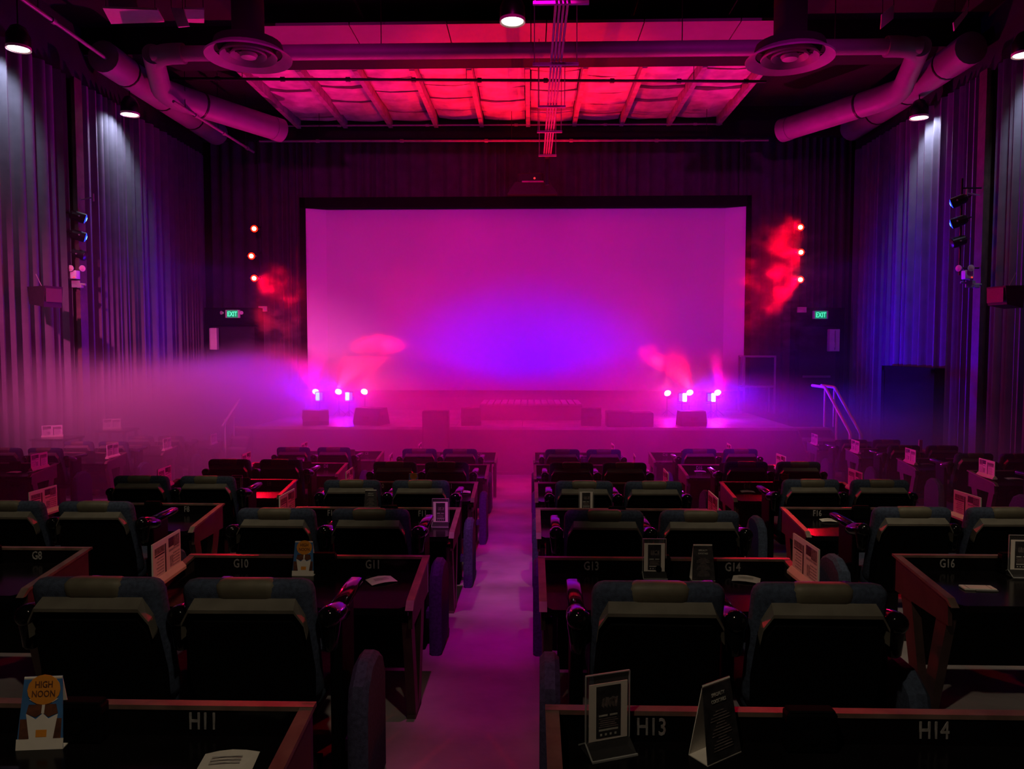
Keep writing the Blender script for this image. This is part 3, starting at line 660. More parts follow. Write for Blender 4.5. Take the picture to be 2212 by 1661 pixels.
# ------------------------------------------------------------------ seats
def seat_parts():
    D = {}
    def lean(b):   # shear the back so the top leans towards the viewer
        b.v = [(x, y + (1.0 - z) * .26, z) for x, y, z in b.v]; return b
    bb = B().rbox(-.262, .262, -.03, .085, .45, 1.0, .052, 3); D['backrest'] = (lean(bb), 'fabric', True)
    bb = B().rbox(-.124, .124, -.036, .07, .90, 1.004, .04, 3); D['headrest_panel'] = (lean(bb), 'headp', True)
    prof = [(-.235, .40), (.235, .40), (.25, .6), (.238, .80), (.208, .868), (-.208, .868), (-.238, .80), (-.25, .6)]
    bb = B()
    n = len(prof)
    vs = [(x, -.02, z) for x, z in prof] + [(x * .985, -.062, z - (.008 if z > .85 else 0)) for x, z in prof] + [(x * .93, -.085, min(z, .85) if z > .5 else z + .02) for x, z in prof]
    fs = [tuple(range(n))] + [(i, i + n, (i + 1) % n + n, (i + 1) % n) for i in range(n)] + [(i + n, i + 2 * n, (i + 1) % n + 2 * n, (i + 1) % n + n) for i in range(n)] + [tuple(range(2 * n, 3 * n))[::-1]]
    bb.add(vs, fs); D['back_shell'] = (lean(bb), 'shell', False)
    bb = B(); rp = [(-.247, .79, .78), (-.24, .855, .84), (-.206, .93, .897), (.206, .93, .897), (.24, .855, .84), (.247, .79, .78)]
    vs = []; fs = []
    for x, zi, zo in rp: vs += [(x * .97, -.028, zi + .004), (x, -.088, zo + .006), (x, -.09, zo - .008), (x * .96, -.03, zi - .012)]
    for i in range(5):
        for k in range(4): fs.append((4*i+k, 4*i+(k+1) % 4, 4*i+4+(k+1) % 4, 4*i+4+k))
    fs += [(3, 2, 1, 0), (20, 21, 22, 23)]
    bb.add(vs, fs); D['shell_rim'] = (lean(bb), 'rim', False)
    D['seat'] = (B().rbox(-.25, .25, .16, .66, .40, .52, .045, 3), 'fabric', True)
    D['seat_pan'] = (B().rbox(-.22, .22, .18, .62, .34, .41, .02), 'shell', False)
    D['pedestal'] = (B().box(-.05, .05, .28, .42, .0, .35).box(-.16, .16, .22, .5, -.05, .02), 'steel', False)
    for k, s in (('armrest', -1), ('armrest_right', 1)):
        x = s * .312; bb = B()
        T = Matrix.Translation((x, .05, .835)) @ Matrix.Rotation(-PI / 2 - .22, 4, 'X')
        bb.lathe([(.006, -.035), (.028, -.03), (.04, -.016), (.046, .01), (.047, .14), (.045, .2), (.034, .23), (.01, .24)], 18, T)
        bb.rbox(x - .034, x + .034, .2, .56, .80, .845, .016, 2)
        D[k] = (bb, 'gloss', True)
    for k, s in (('cup', -1), ('cup_right', 1)):
        x = s * .312
        D[k] = (B().lathe([(.02, .69), (.03, .70), (.036, .75), (.044, .80), (.045, .85), (.02, .86)], 18, Matrix.Translation((x, .075, 0))), 'gloss', True)
    for k, s in (('post', -1), ('post_right', 1)):
        x = s * .312
        D[k] = (B().rbox(x - .026, x + .026, .16, .40, -.02, .81, .014, 2), 'shell', False)
    for k, s in (('panel', -1), ('panel_right', 1)):
        x = s * .425
        poly = [(.04, -.0), (.46, -.02), (.46, .45), (.4, .55), (.3, .6), (.17, .6), (.07, .54), (.04, .43)]
        bb = B(); n = len(poly); w_ = .042
        def rr(f, xx): return [(xx, .25 + (y - .25) * f, .31 + (z - .31) * f) for y, z in poly]
        vs = rr(.92, x - w_) + rr(1, x - w_ * .5) + rr(1, x + w_ * .5) + rr(.92, x + w_)
        fs = [tuple(range(n))[::-1], tuple(range(3 * n, 4 * n))]
        for L in range(3): fs += [(L*n+i, L*n+(i+1) % n, (L+1)*n+(i+1) % n, (L+1)*n+i) for i in range(n)]
        bb.add(vs, fs); bb.box(min(x, s * .33), max(x, s * .33), .2, .3, .2, .25); D[k] = (bb, 'fabric', True)
    return {k: b.mesh(k, m, s) for k, (b, m, s) in D.items()}
SP = seat_parts()
PART = {'armrest_right': 'armrest', 'cup': 'cup_holder', 'cup_right': 'cup_holder', 'post': 'arm_post', 'post_right': 'arm_post', 'panel': 'end_panel', 'panel_right': 'end_panel'}
def seat(code, x, y, left_arm, lab, grp, pl, pr):
    t = thing('theatre_chair', lab, 'chair', (x, y, fz(y + .1)), (0, 0, random.uniform(-.015, .015)), grp)
    ks = ['backrest', 'headrest_panel', 'back_shell', 'shell_rim', 'seat', 'seat_pan', 'pedestal', 'armrest_right', 'cup_right', 'post_right']
    if left_arm: ks += ['armrest', 'cup', 'post']
    if pl: ks.append('panel')
    if pr: ks.append('panel_right')
    for k in ks: link(PART.get(k, k), SP[k], t)
SXR = {('G', 'L1'): (-1.735, -1.125), ('G', 'R1'): (.505, 1.135), ('E', 'L1'): (-1.62, -.995), ('D', 'L1'): (-1.61, -.995), ('C', 'L1'): (-1.69, -1.07)}
SX = {'L2': (-3.72, -3.08), 'L1': (-1.69, -1.06), 'R1': (.485, 1.11), 'R2': (2.6, 3.23), 'L3': (-8.05, -7.42), 'R3': (6.28, 6.91)}
SY = {'G': 2.86, 'F': 4.81, 'E': 6.62, 'D': 8.69, 'C': 11.15}
def mkseats(row, blk, y):
    for i in (0, 1):
        n = BLOCKS[blk][2][i]
        side = {'L3': 'wide aisle block at the left wall', 'R3': 'wide aisle block at the right wall'}.get(blk, '')
        lab = f'black-backed theatre chair with blue fabric shoulders facing desk place {row}{n}'
        if i == 0 and blk in ('L1', 'R1', 'L2', 'R2') and row in 'GF': lab = f'black-backed theatre chair with grey headrest panel facing desk place {row}{n}'
        seat(f'{row}{n}', SXR.get((row, blk), SX[blk])[i], y, i == 0, lab, f'row {row} theatre chairs', i == 0 and not (row == 'G' and blk == 'L1'), i == 1)
for r in 'GFEDC':
    for bk in ('L2', 'L1', 'R1', 'R2'):
        if r == 'G' and bk in ('L2', 'R2'): continue
        mkseats(r, bk, SY[r] + CURVE[bk] * 1.6)
for r in 'DCBA':
    for bk in ('L3', 'R3'):
        if r == 'D' : continue
        mkseats(r, bk, far_of(r, bk) - 1.45)
mkseats('D', 'R3', far_of('D', 'R3') - 1.45)

# ------------------------------------------------------------------ desks
TD = .60; TH = .706; BH = .08
TZ = {}
_wm = {}
def desk_meshes(wd):
    k = round(wd, 2)
    if k in _wm: return _wm[k]
    h = wd / 2; D = {}
    D['desktop'] = B().prism([(-h + .06, 0), (h - .06, 0), (h - .02, .05), (h, TD), (-h, TD), (-h + .02, .05)], TH - .035, TH, 'z').mesh('desktop', 'table')
    D['back_board'] = B().box(-h, h, TD, TD + .022, TH - .12, TH + BH).mesh('back_board', 'table')
    D['back_edge'] = B().box(-h - .01, h + .01, TD - .004, TD + .03, TH + BH, TH + BH + .014).mesh('back_edge', 'lip')
    def endb(s):
        a, c = s * (h - .022), s * h
        return B().prism([(.04, TH - .12), (TD, TH - .12), (TD, TH + BH), (.05, TH + .012)], min(a, c), max(a, c), 'x')
    D['end_board'] = endb(-1).mesh('end_board', 'leg'); D['end_board_r'] = endb(1).mesh('end_board', 'leg')
    def ende(s):
        a, c = s * (h - .03), s * (h + .01)
        return B().prism([(.02, TH - .01), (.05, TH + .012), (TD + .02, TH + BH), (TD + .02, TH + BH + .015), (.04, TH + .028), (-.005, TH - .01)], min(a, c), max(a, c), 'x')
    D['end_edge'] = ende(-1).mesh('end_edge', 'lip'); D['end_edge_r'] = ende(1).mesh('end_edge', 'lip')
    def sup(s, which):
        a, c = s * (h - .06), s * (h - .012)
        if which == 0: poly = [(.07, TH - .1), (.17, TH - .1), (.31, .02), (.22, .02)]
        elif which == 1: poly = [(.44, TH - .1), (.56, TH - .1), (.39, .02), (.30, .02)]
        else: poly = [(.19, -.0), (.42, -.01), (.40, .05), (.21, .05)]
        return B().prism(poly, min(a, c), max(a, c), 'x')
    for s, q in ((-1, 'l'), (1, 'r')):
        for wch in (0, 1, 2): D[f's{wch}{q}'] = sup(s, wch).mesh(('support_leg', 'support_leg', 'foot')[wch], 'leg')
    D['modesty'] = B().box(-h + .1, h - .1, TD - .1, TD - .08, .18, TH - .04).mesh('modesty_panel', 'table')
    _wm[k] = D; return D
def desk(row, blk, far, lab):
    x0, x1, nums = BLOCKS[blk]
    if row == 'H' and blk == 'L1': x0, x1 = x0 - .05, x1 - .05
    wd = x1 - x0
    y0 = far - TD - .02; z0 = fz(far) + lift_of(row, blk)
    t = thing('dining_desk', lab, 'desk', ((x0 + x1) / 2, y0, z0), (0, 0, 0), 'shared dining desks')
    D = desk_meshes(wd)
    for k in ('desktop', 'back_board', 'back_edge', 'end_board', 'end_board_r', 'end_edge', 'end_edge_r', 'modesty', 's0l', 's1l', 's2l', 's0r', 's1r', 's2r'):
        link(D[k].name.split('.')[0], D[k], t)
    for i, n in enumerate(nums):
        x = -wd / 2 + .3 if i == 0 else wd / 2 - .32
        o = link('seat_number', textmesh(f'{row}{n}', .072, 'number', .0012, .72), t, (x, TD - .002, TH + .022), (PI / 2, 0, 0))
    TZ[(row, blk)] = z0 + TH
    # call box in the middle of the far edge
    c = thing('call_box', f'black box in the middle of the desk marked {row}{nums[0]} and {row}{nums[1]}', 'box', ((x0 + x1) / 2 + (.03 if row == 'H' else .1 if blk[0] == 'L' else -.04), y0 + TD - .105, z0 + TH), (0, 0, 0), 'black boxes on the desks')
    obj('body', B().rbox(-.072, .072, .05, .1, 0, BH + .035, .008), 'shell', c)
    obj('top_lid', B().rbox(-.066, .066, .054, .096, BH + .032, BH + .042, .004), 'frame', c)
    if row in 'HG': obj('button', B().lathe([(.018, 0), (.018, .006)], 14, Matrix.Translation((0, .05, .05)) @ Matrix.Rotation(PI/2, 4, 'X')), 'gloss', c)
for r, bk in TABLES:
    far = far_of(r, bk)
    n = BLOCKS[bk][2]
    desk(r, bk, far, f'black shared desk with brown raised edge, numbered {r}{n[0]} and {r}{n[1]}')

# ------------------------------------------------------------------ things on the desks
def sheet(b, x0, x1, z0, z1, y0, y1): return b.box(x0, x1, y0, y1, z0, z1)
MENU = {}
def menu_meshes():
    W, Hh = .34, .215
    D = {}
    D['rail'] = B().prism([(-.03, -.012), (.03, -.012), (.03, .004), (.008, .03), (-.008, .03), (-.03, .004)], -W/2 - .01, W/2 + .01, 'x').mesh('rail', 'cream')
    b = B().prism([(-.004, .0), (.004, .0), (.004, Hh), (-.004, Hh)], -W/2, W/2, 'x'); D['menu_sheet'] = b.mesh('menu_sheet', 'paper')
    for nm, e in (('print_blocks', -1),):
        b = B()
        def q(x0, x1, z0, z1, mi):
            b.mi = mi
            for y in (-.0048, .0048): b.box(x0, x1, min(y, y * .9), max(y, y * .9), z0, z1)
        q(-.155, -.08, .14, .2, 1); q(-.08, -.015, .15, .2, 0); q(-.155, -.02, .125, .137, 2)
        for i in range(6): q(-.155, -.05 - .01 * (i % 3), .022 + .016 * i, .03 + .016 * i, 2)
        q(-.07, -.03, .04, .1, 2)
        q(.015, .03, .025, .185, 0); q(.035, .15, .15, .185, 1); q(.035, .15, .138, .146, 0)
        for i in range(7): q(.045, .12 + .01 * (i % 2), .025 + .016 * i, .031 + .016 * i, 2)
        D[nm] = b.mesh('menu_print', ['ink', 'inkm', 'inkg'])
    return D
MM = menu_meshes()
def menu(row, blk, side, lab, tilt=0, dz=0):
    x0, x1, _ = BLOCKS[blk]; far = far_of(row, blk)
    x = x0 + .03 if side < 0 else x1 - .03
    y = far - .36; z = TZ[(row, blk)] + .075 + dz
    t = thing('menu_stand', lab, 'menu', (x, y, z), (0, 0, PI / 2 + tilt), 'menus on the desk ends')
    t.rotation_euler = (0, math.radians(0), (PI / 2 if side > 0 else -PI / 2) + tilt)
    link('rail', MM['rail'], t); link('menu_sheet', MM['menu_sheet'], t); link('menu_print', MM['print_blocks'], t)
for r, bk, s in (('G', 'L1', -1), ('F', 'L1', -1), ('E', 'L1', -1), ('D', 'L1', -1), ('C', 'L1', -1), ('F', 'L2', -1), ('E', 'L2', -1), ('D', 'L2', -1), ('C', 'L2', -1),
                 ('G', 'R1', 1), ('F', 'R1', 1), ('E', 'R1', 1), ('D', 'R1', 1), ('C', 'R1', 1), ('F', 'R2', 1), ('E', 'R2', 1), ('D', 'R2', 1), ('C', 'R2', 1),
                 ('D', 'L3', 1), ('C', 'L3', 1), ('B', 'L3', 1), ('A', 'L3', 1), ('D', 'R3', -1), ('C', 'R3', -1), ('B', 'R3', -1), ('A', 'R3', -1)):
    n = BLOCKS[bk][2][0 if s < 0 else 1]
    menu(r, bk, s, f'white two-page menu in a cream rail on the desk end by place {r}{n}', random.uniform(-.06, .06))

def on(row, blk, px, py): return Pz(px, py, TZ[(row, blk)])
def tent(row, blk, px, py, kind, lab, rz=0, sc=1.0):
    c = on(row, blk, px, py); t = thing('tent_card', lab, 'table tent card', c, (0, 0, rz), 'tent cards'); t.scale = (sc,) * 3
    W, Hh, Dp = .13, .2, .068
    # three creased panels and a base flap
    obj('front_panel', B().add([(-W/2, 0, 0), (W/2, 0, 0), (W/2 - .012, Dp/2, Hh), (-W/2 + .012, Dp/2, Hh), (-W/2, .002, 0), (W/2, .002, 0), (W/2 - .012, Dp/2 + .002, Hh), (-W/2 + .012, Dp/2 + .002, Hh)],
        [(0,1,2,3),(7,6,5,4),(0,4,5,1),(1,5,6,2),(2,6,7,3),(3,7,4,0)]), 'blue' if kind == 0 else 'ink', t)
    obj('rear_panel', B().add([(-W/2, Dp, 0), (W/2, Dp, 0), (W/2 - .012, Dp/2, Hh), (-W/2 + .012, Dp/2, Hh), (-W/2, Dp - .002, 0), (W/2, Dp - .002, 0), (W/2 - .012, Dp/2 - .002, Hh - .004), (-W/2 + .012, Dp/2 - .002, Hh - .004)],
        [(3,2,1,0),(4,5,6,7),(0,1,5,4),(1,2,6,5),(2,3,7,6),(3,0,4,7)]), 'paper', t)
    obj('base_flap', B().box(-W/2, W/2, 0, Dp, 0, .0025), 'paper', t)
    an = math.atan2(Dp / 2, Hh); TT = Matrix.Translation((0, -.0006, 0)) @ Matrix.Rotation(-an, 4, 'X')
    rows = []
    if kind == 0:
        b = B(); b.mi = 0; b.box(-W/2, W/2, -.001, 0, .0, .03, TT)                                 # white foot
        b.mi = 1; b.box(-.058, -.032, -.001, 0, .03, .085, TT); b.box(.034, .057, -.001, 0, .03, .085, TT)  # brown ground
        b.mi = 0; b.prism([(-.03, .03), (.036, .03), (.046, .098), (.02, .085), (.004, .1), (-.015, .084), (-.042, .1)], -.0012, 0, 'y', TT)   # cup
        b.mi = 1; b.prism([(-.042, .1), (-.015, .09), (.004, .102), (.02, .09), (.046, .1), (.04, .125), (-.036, .125)], -.0013, -.0002, 'y', TT)
        b.mi = 0; b.prism([(.0, .1), (.008, .1), (.01, .135), (.002, .135)], -.0016, -.0004, 'y', TT); b.prism([(-.036, .14), (.046, .14), (.03, .13), (-.02, .13)], -.0016, -.0004, 'y', TT)
        b.mi = 2; b.prism([(.046 * math.cos(a_) + .004, .166 + .042 * math.sin(a_)) for a_ in [k * PI / 8 for k in range(16)]], -.002, -.0006, 'y', TT)
        b.box(-.012, .018, -.0018, -.0004, .035, .055, TT)
        obj('print', b, ['paper', 'brown', 'orange'], t)
        for s_, z in (('HIGH', .172), ('NOON', .146)):
            o = link('lettering', textmesh(s_, .026, 'brown', .0004, .8), t); o.matrix_local = TT @ Matrix.Translation((.004, -.0026, z)) @ Matrix.Rotation(PI/2, 4, 'X')
    else:
        b = B(); b.mi = 0
        for i, wl in enumerate((.03, .05, .07, .075, .03, .04, .06, .07, .075, .03, .05, .065, .07, .075)):
            z = .125 - i * .0075; b.box(-wl/2, wl/2, -.0009, 0, z, z + .0022, TT)
        obj('print', b, ['inkm'], t)
        for s_, z in (('SPECIALTY', .165), ('COCKTAILS', .148)):
            o = link('lettering', textmesh(s_, .013, 'inkl', .0004, .8), t); o.matrix_local = TT @ Matrix.Translation((0, -.001, z)) @ Matrix.Rotation(PI/2, 4, 'X')
tent('H', 'L1', 85, 1619, 0, 'blue and orange tent card reading HIGH NOON on the nearest desk by H11', .10)
tent('G', 'L1', 654, 1244, 0, 'blue and orange tent card reading HIGH NOON between places G10 and G11', .0, .97)
tent('H', 'R1', 1566, 1640, 1, 'black cocktail tent card with white side on the nearest desk beside H13', .6, 1.06)
tent('G', 'R1', 1520, 1255, 1, 'black cocktail tent card beside the number G14', .0, 1.0)
tent('F', 'L1', 800, 1105, 1, 'dark cocktail tent card on the desk by F10', .0, .95)
tent('E', 'L1', 893, 1057, 0, 'orange and white tent card on the desk between E10 and E11', .15, .9)
tent('E', 'R2', 1694, 1062, 0, 'orange and white tent card on the desk beside E17', -.25, 1.0)
tent('D', 'R1', 1262, 1008, 1, 'dark small tent card on desk D13 and D14', .1, .8)

def poster(row, blk, px, py, lab, rz=0, sc=1.0):
    c = on(row, blk, px, py); t = thing('poster_stand', lab, 'poster holder', c, (0, 0, rz), 'acrylic poster stands'); t.scale = (sc,) * 3
    obj('acrylic_sheet', B().box(-.068, .068, -.003, .003, .03, .225), 'acrylic', t)
    obj('acrylic_rim', B().box(-.0685, .0685, -.0035, .0035, .224, .2265).box(-.0695, -.0675, -.0035, .0035, .03, .226).box(.0675, .0695, -.0035, .0035, .03, .226), 'acredge', t)
    obj('acrylic_base', B().prism([(-.05, .0), (.045, 0), (.045, .004), (.004, .032), (-.004, .032), (-.05, .004)], -.068, .068, 'x'), 'acrylic', t)
    obj('base_rim', B().box(-.07, .07, -.054, -.048, 0, .005).tube([(-.069, -.05, .003), (-.069, 0, .032), (-.069, .045, .003)], .0025, 6), 'acredge', t)
    obj('poster_sheet', B().box(-.06, .06, -.0052, -.0034, .034, .2), 'paper', t)
    b = B(); b.mi = 0; b.box(-.038, .038, -.0062, -.005, .042, .192)
    b.mi = 1
    rnd = random.Random(px)
    for i in range(5):
        x = -.022 + i * .01; b.prism([(x, .13 + rnd.uniform(0, .01)), (x + .008, .128), (x + .01 + rnd.uniform(-.004, .004), .158), (x + .003, .162 - rnd.uniform(0, .01))], -.0068, -.006, 'y')
    b.prism([(.004, .14), (.024, .148), (.022, .156), (.0, .15)], -.0068, -.006, 'y')
    b.mi = 2; b.box(-.03, -.003, -.0068, -.006, .104, .109); b.box(.004, .028, -.0068, -.006, .104, .109); b.box(-.03, .03, -.0068, -.006, .062, .067)
    b.mi = 1
    for i in range(5): b.box(-.03 + .004 * (i % 2), .03 - .005 * (i % 3), -.0067, -.006, .072 + i * .006, .0745 + i * .006)
    b.mi = 2
    for i in range(4): b.box(-.026 + i * .015, -.02 + i * .015, -.0068, -.006, .048, .054)
    obj('poster_print', b, ['ink', 'inkm', 'inkl'], t)
poster('H', 'R1', 1312, 1620, 'clear poster stand with a white-bordered dark poster on the nearest desk, left of H13', .34, 1.0)
poster('G', 'R1', 1413, 1246, 'clear poster stand on the desk between places G13 and G14', .0, .98)
poster('F', 'L1', 952, 1136, 'clear poster stand at the aisle end of the desk by F11', .0, 1.0)
poster('F', 'R1', 1266, 1108, 'clear poster stand behind the seat at place F13', .0, .95)
poster('G', 'R2', 2205, 1243, 'clear poster stand cut by the right picture edge on the desk G16', -.05, 1.05)
poster('E', 'L2', 513, 1063, 'clear poster stand beside the lamp-lit arm by place E8', .1, .85)
poster('D', 'L2', 650, 1014, 'small clear poster stand on the desk by D7', .05, .8)

def paper(row, blk, px, py, lab, rz, w_=.13, d_=.09, m='paper'):
    c = on(row, blk, px, py)
    t = thing('order_slip', lab, 'paper', c, (0, 0, rz), 'order slips on the desks')
    b = B(); n = 4
    for i in range(n + 1):
        for s in (-1, 1):
            b.v.append((-w_/2 + w_ * i / n, s * d_/2, .003 + .012 * math.sin(i / n * PI * .9 + .2) * (1 if s > 0 else .6)))
    b.v += [(x, y, z + .0015) for x, y, z in b.v[:]]
    k = 2 * (n + 1)
    for i in range(n):
        b.f += [(2*i, 2*i+1, 2*i+3, 2*i+2), (k+2*i, k+2*i+2, k+2*i+3, k+2*i+1), (2*i, 2*i+2, k+2*i+2, k+2*i), (2*i+1, k+2*i+1, k+2*i+3, 2*i+3)]
    b.f += [(0, k, k+1, 1), (2*n, 2*n+1, k+2*n+1, k+2*n)]; b.m = [0] * len(b.f)
    obj('slip', b, m, t)
    b = B()
    for i in range(3): b.box(-w_*.3, w_*.25, -.02 + i * .015, -.016 + i * .015, .017, .0175)
    obj('print_lines', b, 'inkg', t)
paper('G', 'L1', 824, 1256, 'white order slip lying on the desk below the number G11', .55, .15, .11)
paper('G', 'R1', 1612, 1254, 'white order slip lying on the desk below the number G14', -.35, .15, .1)
paper('F', 'R2', 1791, 1126, 'white order slip lying on the desk below the number F16', -.1, .14, .09)
paper('E', 'R2', 1615, 1063, 'white order slip lying on the desk below the number E16', -.05, .15, .09)
paper('E', 'L1', 1003, 1064, 'white order slip on the desk at the aisle end by E11', .1, .14, .1)
paper('D', 'R2', 1512, 1019, 'white order slip lying on the desk below the number D16', -.05, .16, .1)
paper('H', 'L1', 492, 1652, 'white slip cut by the bottom picture edge below H11', .12, .15, .1)
paper('C', 'R2', 1462, 987, 'small white slip on desk C16', 0, .14, .1)
paper('D', 'L3', 30, 1021, 'white slip at the left picture edge on desk D3', 0, .17, .1)
paper('D', 'L3', 75, 1020, 'white slip beside the menu on desk D4', 0, .18, .1)
paper('C', 'L3', 250, 992, 'white slip beside the pink menu on desk C4', 0, .18, .1)
paper('B', 'L3', 361, 966, 'white slip on desk B4 beside the bright pink menu', 0, .18, .1)
paper('A', 'L3', 470, 949, 'white slip on desk A4 beside the farthest pink menu', 0, .16, .1)
paper('C', 'R3', 2001, 1003, 'white slip beside the menu on desk C20', 0, .2, .1)
paper('D', 'R3', 2190, 1035, 'white slip at the right picture edge on desk D20', -.05, .2, .1)
# pale wallet and cutlery roll on G16
c = on('G', 'R2', 2112, 1272)
t = thing('bill_wallet', 'pale bill wallet with shiny edge on the desk below the number G16', 'bill holder', c, (0, 0, -.06))
obj('cover', B().rbox(-.085, .085, -.035, .035, 0, .012, .004), 'paper', t)
obj('crease', B().box(-.062, -.059, -.034, .034, .0122, .0128).box(.055, .058, -.034, .034, .0122, .0128), 'inkm', t)
obj('foil_edge', B().rbox(-.03, .085, -.046, -.034, .0, .008, .002), 'pipe', t)

# raised tables along the left wall with two pink-lit menus
for px, py, d, lab in ((113, 941, 13.9, 'nearer'), (242, 924, 15.9, 'farther')):
    c = P(px, py, d)
    z0 = fz(d); t = thing('high_table', f'high table against the left curtain under a pink menu, the {lab} one', 'table', (c.x, d, z0))
    h = c.z - z0 - .03
    obj('tabletop', B().rbox(-.25, .45, -.3, .3, h - .04, h, .01), 'table', t)
    for sx_ in (-1, 1):
        for sy in (-1, 1): obj('leg', B().box(.1 + sx_ * .3 - .025, .1 + sx_ * .3 + .025, sy * .24 - .025, sy * .24 + .025, -.02, h - .04), 'leg', t)
    m_ = thing('menu_stand', f'pink-lit menu on the high table by the left curtain, the {lab} one', 'menu', (c.x, d, c.z - .017), (0, 0, .55), 'menus on the wall tables')
    link('rail', MM['rail'], m_); link('menu_sheet', MM['menu_sheet'], m_); link('menu_print', MM['print_blocks'], m_)
# upright card on a far right desk
c = P(2036, 958, 12.6)
t = thing('upright_card', 'thin upright pink card on the far desk at the right wall', 'card', (c.x, 13.3, TZ[('B', 'R3')]))
obj('card', B().box(-.03, .03, -.01, .01, .02, .34), 'paper', t); obj('foot', B().box(-.05, .05, -.04, .04, 0, .02), 'acredge', t)

# ------------------------------------------------------------------ haze
def volume(name, lab, box, build, step=None):
    b = B().box(*box); m = bpy.data.materials.new(name + '_volume'); m.use_nodes = True; nt = m.node_tree; nt.nodes.clear()
    out = nt.nodes.new('ShaderNodeOutputMaterial'); vs = nt.nodes.new('ShaderNodeVolumeScatter')
    vs.inputs['Color'].default_value = (1, 1, 1, 1); vs.inputs['Anisotropy'].default_value = .15
    nt.links.new(vs.outputs[0], out.inputs['Volume'])
    dens = build(nt); nt.links.new(dens, vs.inputs['Density']); M[name] = m
    o = obj(name, b, name); tag(o, lab, 'haze', None, 'stuff'); return o
def mth(nt, op, a, b=None, c=None):
    n = nt.nodes.new('ShaderNodeMath'); n.operation = op
    for i, v in enumerate((a, b, c)):
        if v is None: continue
        if isinstance(v, (int, float)): n.inputs[i].default_value = v
        else: nt.links.new(v, n.inputs[i])
    return n.outputs[0]
def mrange(nt, v, a, b, c, d, smooth=True):
    n = nt.nodes.new('ShaderNodeMapRange'); n.interpolation_type = 'SMOOTHSTEP' if smooth else 'LINEAR'
    nt.links.new(v, n.inputs['Value'])
    for k, x in zip(('From Min', 'From Max', 'To Min', 'To Max'), (a, b, c, d)): n.inputs[k].default_value = x
    return n.outputs[0]
def coords(nt):
    tc = nt.nodes.new('ShaderNodeTexCoord'); sx = nt.nodes.new('ShaderNodeSeparateXYZ'); nt.links.new(tc.outputs['Object'], sx.inputs[0])
    return tc.outputs['Object'], sx.outputs[0], sx.outputs[1], sx.outputs[2]
def noise(nt, v, scale, detail, stretch=(1, 1, 1), off=(0, 0, 0)):
    mp = nt.nodes.new('ShaderNodeMapping'); mp.inputs['Scale'].default_value = stretch; mp.inputs['Location'].default_value = off
    nt.links.new(v, mp.inputs['Vector']); n = nt.nodes.new('ShaderNodeTexNoise'); n.inputs['Scale'].default_value = scale; n.inputs['Detail'].default_value = detail
    nt.links.new(mp.outputs[0], n.inputs['Vector']); return n.outputs['Fac']
FOG_D = .2
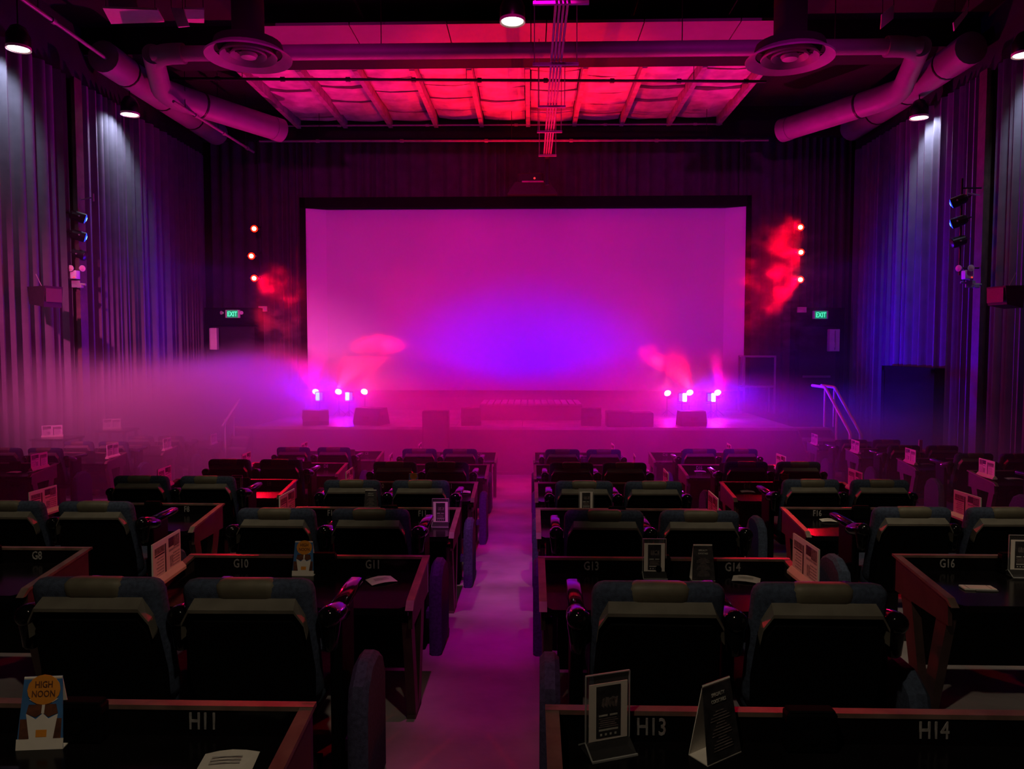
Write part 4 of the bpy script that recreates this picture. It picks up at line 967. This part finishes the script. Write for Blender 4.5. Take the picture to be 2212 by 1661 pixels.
def fog(nt):
    v, x, y, z = coords(nt)
    n1 = noise(nt, v, .28, 3, (1, .6, 1.6), (2, 1, 0))
    top = mth(nt, 'ADD', mth(nt, 'MULTIPLY', mth(nt, 'SUBTRACT', n1, .5), 2.2), mrange(nt, x, -8, 7, 1.35, .75))
    body = mrange(nt, mth(nt, 'SUBTRACT', top, z), -.25, 1.0, 0, 1)
    front = mrange(nt, mth(nt, 'SUBTRACT', y, mrange(nt, x, -6.5, -1.5, 0, 2.6)), 8.5, 14.5, .10, 1)
    side = mth(nt, 'MULTIPLY', mrange(nt, x, 4.5, 9, 1, .35), mrange(nt, x, -8.5, -2.5, 1.7, 1))
    d = mth(nt, 'MULTIPLY', mth(nt, 'MULTIPLY', body, front), side)
    n2 = noise(nt, v, .45, 4, (1, 1, 1.3), (7, 0, 0))       # thicker bank low in front of the screen, thinner in the middle
    dip = mth(nt, 'MULTIPLY', mrange(nt, x, -4.5, -.5, 0, 1), mrange(nt, x, .8, 4.2, 1, 0))
    top2 = mth(nt, 'ADD', mth(nt, 'MULTIPLY', mth(nt, 'SUBTRACT', n2, .5), 2.0), mth(nt, 'SUBTRACT', 1.75, mth(nt, 'MULTIPLY', dip, .75)))
    bank = mth(nt, 'MULTIPLY', mrange(nt, mth(nt, 'SUBTRACT', top2, z), -.2, .7, 0, 1), mth(nt, 'MULTIPLY', mrange(nt, y, 20.7, 21.2, 0, 1), mrange(nt, x, 4.5, 7.5, .75, .1)))
    return mth(nt, 'ADD', mth(nt, 'ADD', mth(nt, 'MULTIPLY', d, FOG_D), mth(nt, 'MULTIPLY', bank, .75)), .0018)
volume('theatre_haze', 'low bank of stage fog drifting over the far seats and stage', (-9.7, 9.4, 7.5, 22.0, -1.6, 3.6), fog)
def ball(nt, x, y, z, c, r, lo=1.0, hi=.15):
    q = [mth(nt, 'POWER', mth(nt, 'ABSOLUTE', mth(nt, 'DIVIDE', mth(nt, 'SUBTRACT', p, cc), rr)), 2) for p, cc, rr in zip((x, y, z), c, r)]
    return mrange(nt, mth(nt, 'SQRT', mth(nt, 'ADD', mth(nt, 'ADD', q[0], q[1]), q[2])), hi, lo, 1, 0)
def smoke(c, r, off, k, lo=.44, hi=.66, base=.03):
    def f(nt):
        v, x, y, z = coords(nt); e = ball(nt, x, y, z, c, r)
        n1 = noise(nt, v, 2.1, 5, (.8, .5, 1.3), off)
        return mth(nt, 'MULTIPLY', e, mth(nt, 'ADD', mth(nt, 'MULTIPLY', mrange(nt, n1, lo, hi, 0, 1), k), base))
    return f
def bounds(c, r): return (c[0] - r[0], c[0] + r[0], c[1] - r[1], c[1] + r[1], c[2] - r[2], c[2] + r[2])
for c, r, off, k, lab in (((7.15, 21.4, 3.3), (1.75, .75, 2.7), (5, 0, 0), .42, 'puffs of red-lit smoke under the red lamps, right of the screen'),
                          ((-7.4, 21.35, 2.55), (1.1, .7, 1.7), (-3, 0, 3.4), .5, 'plume of red-lit smoke under the red lamps, left of the screen')):
    volume('red_smoke', lab, bounds(c, r), smoke(c, r, off, k))
for (px, py, rx_, rz_), off, lab in (((820, 744, .95, .34), (8, 0, 0), 'small dense smoke puff lit pink above the amber floor lamps'), ((1402, 785, .5, .6), (14, 0, 0), 'small dense smoke puff lit pink above the pink-white floor lamps')):
    p = P(px, py, 20.0); c = (p.x, 20.0, p.z); r = (rx_, .6, rz_)
    volume('smoke_puff', lab, bounds(c, r), smoke(c, r, off, 1.3, .42, .68, .06))
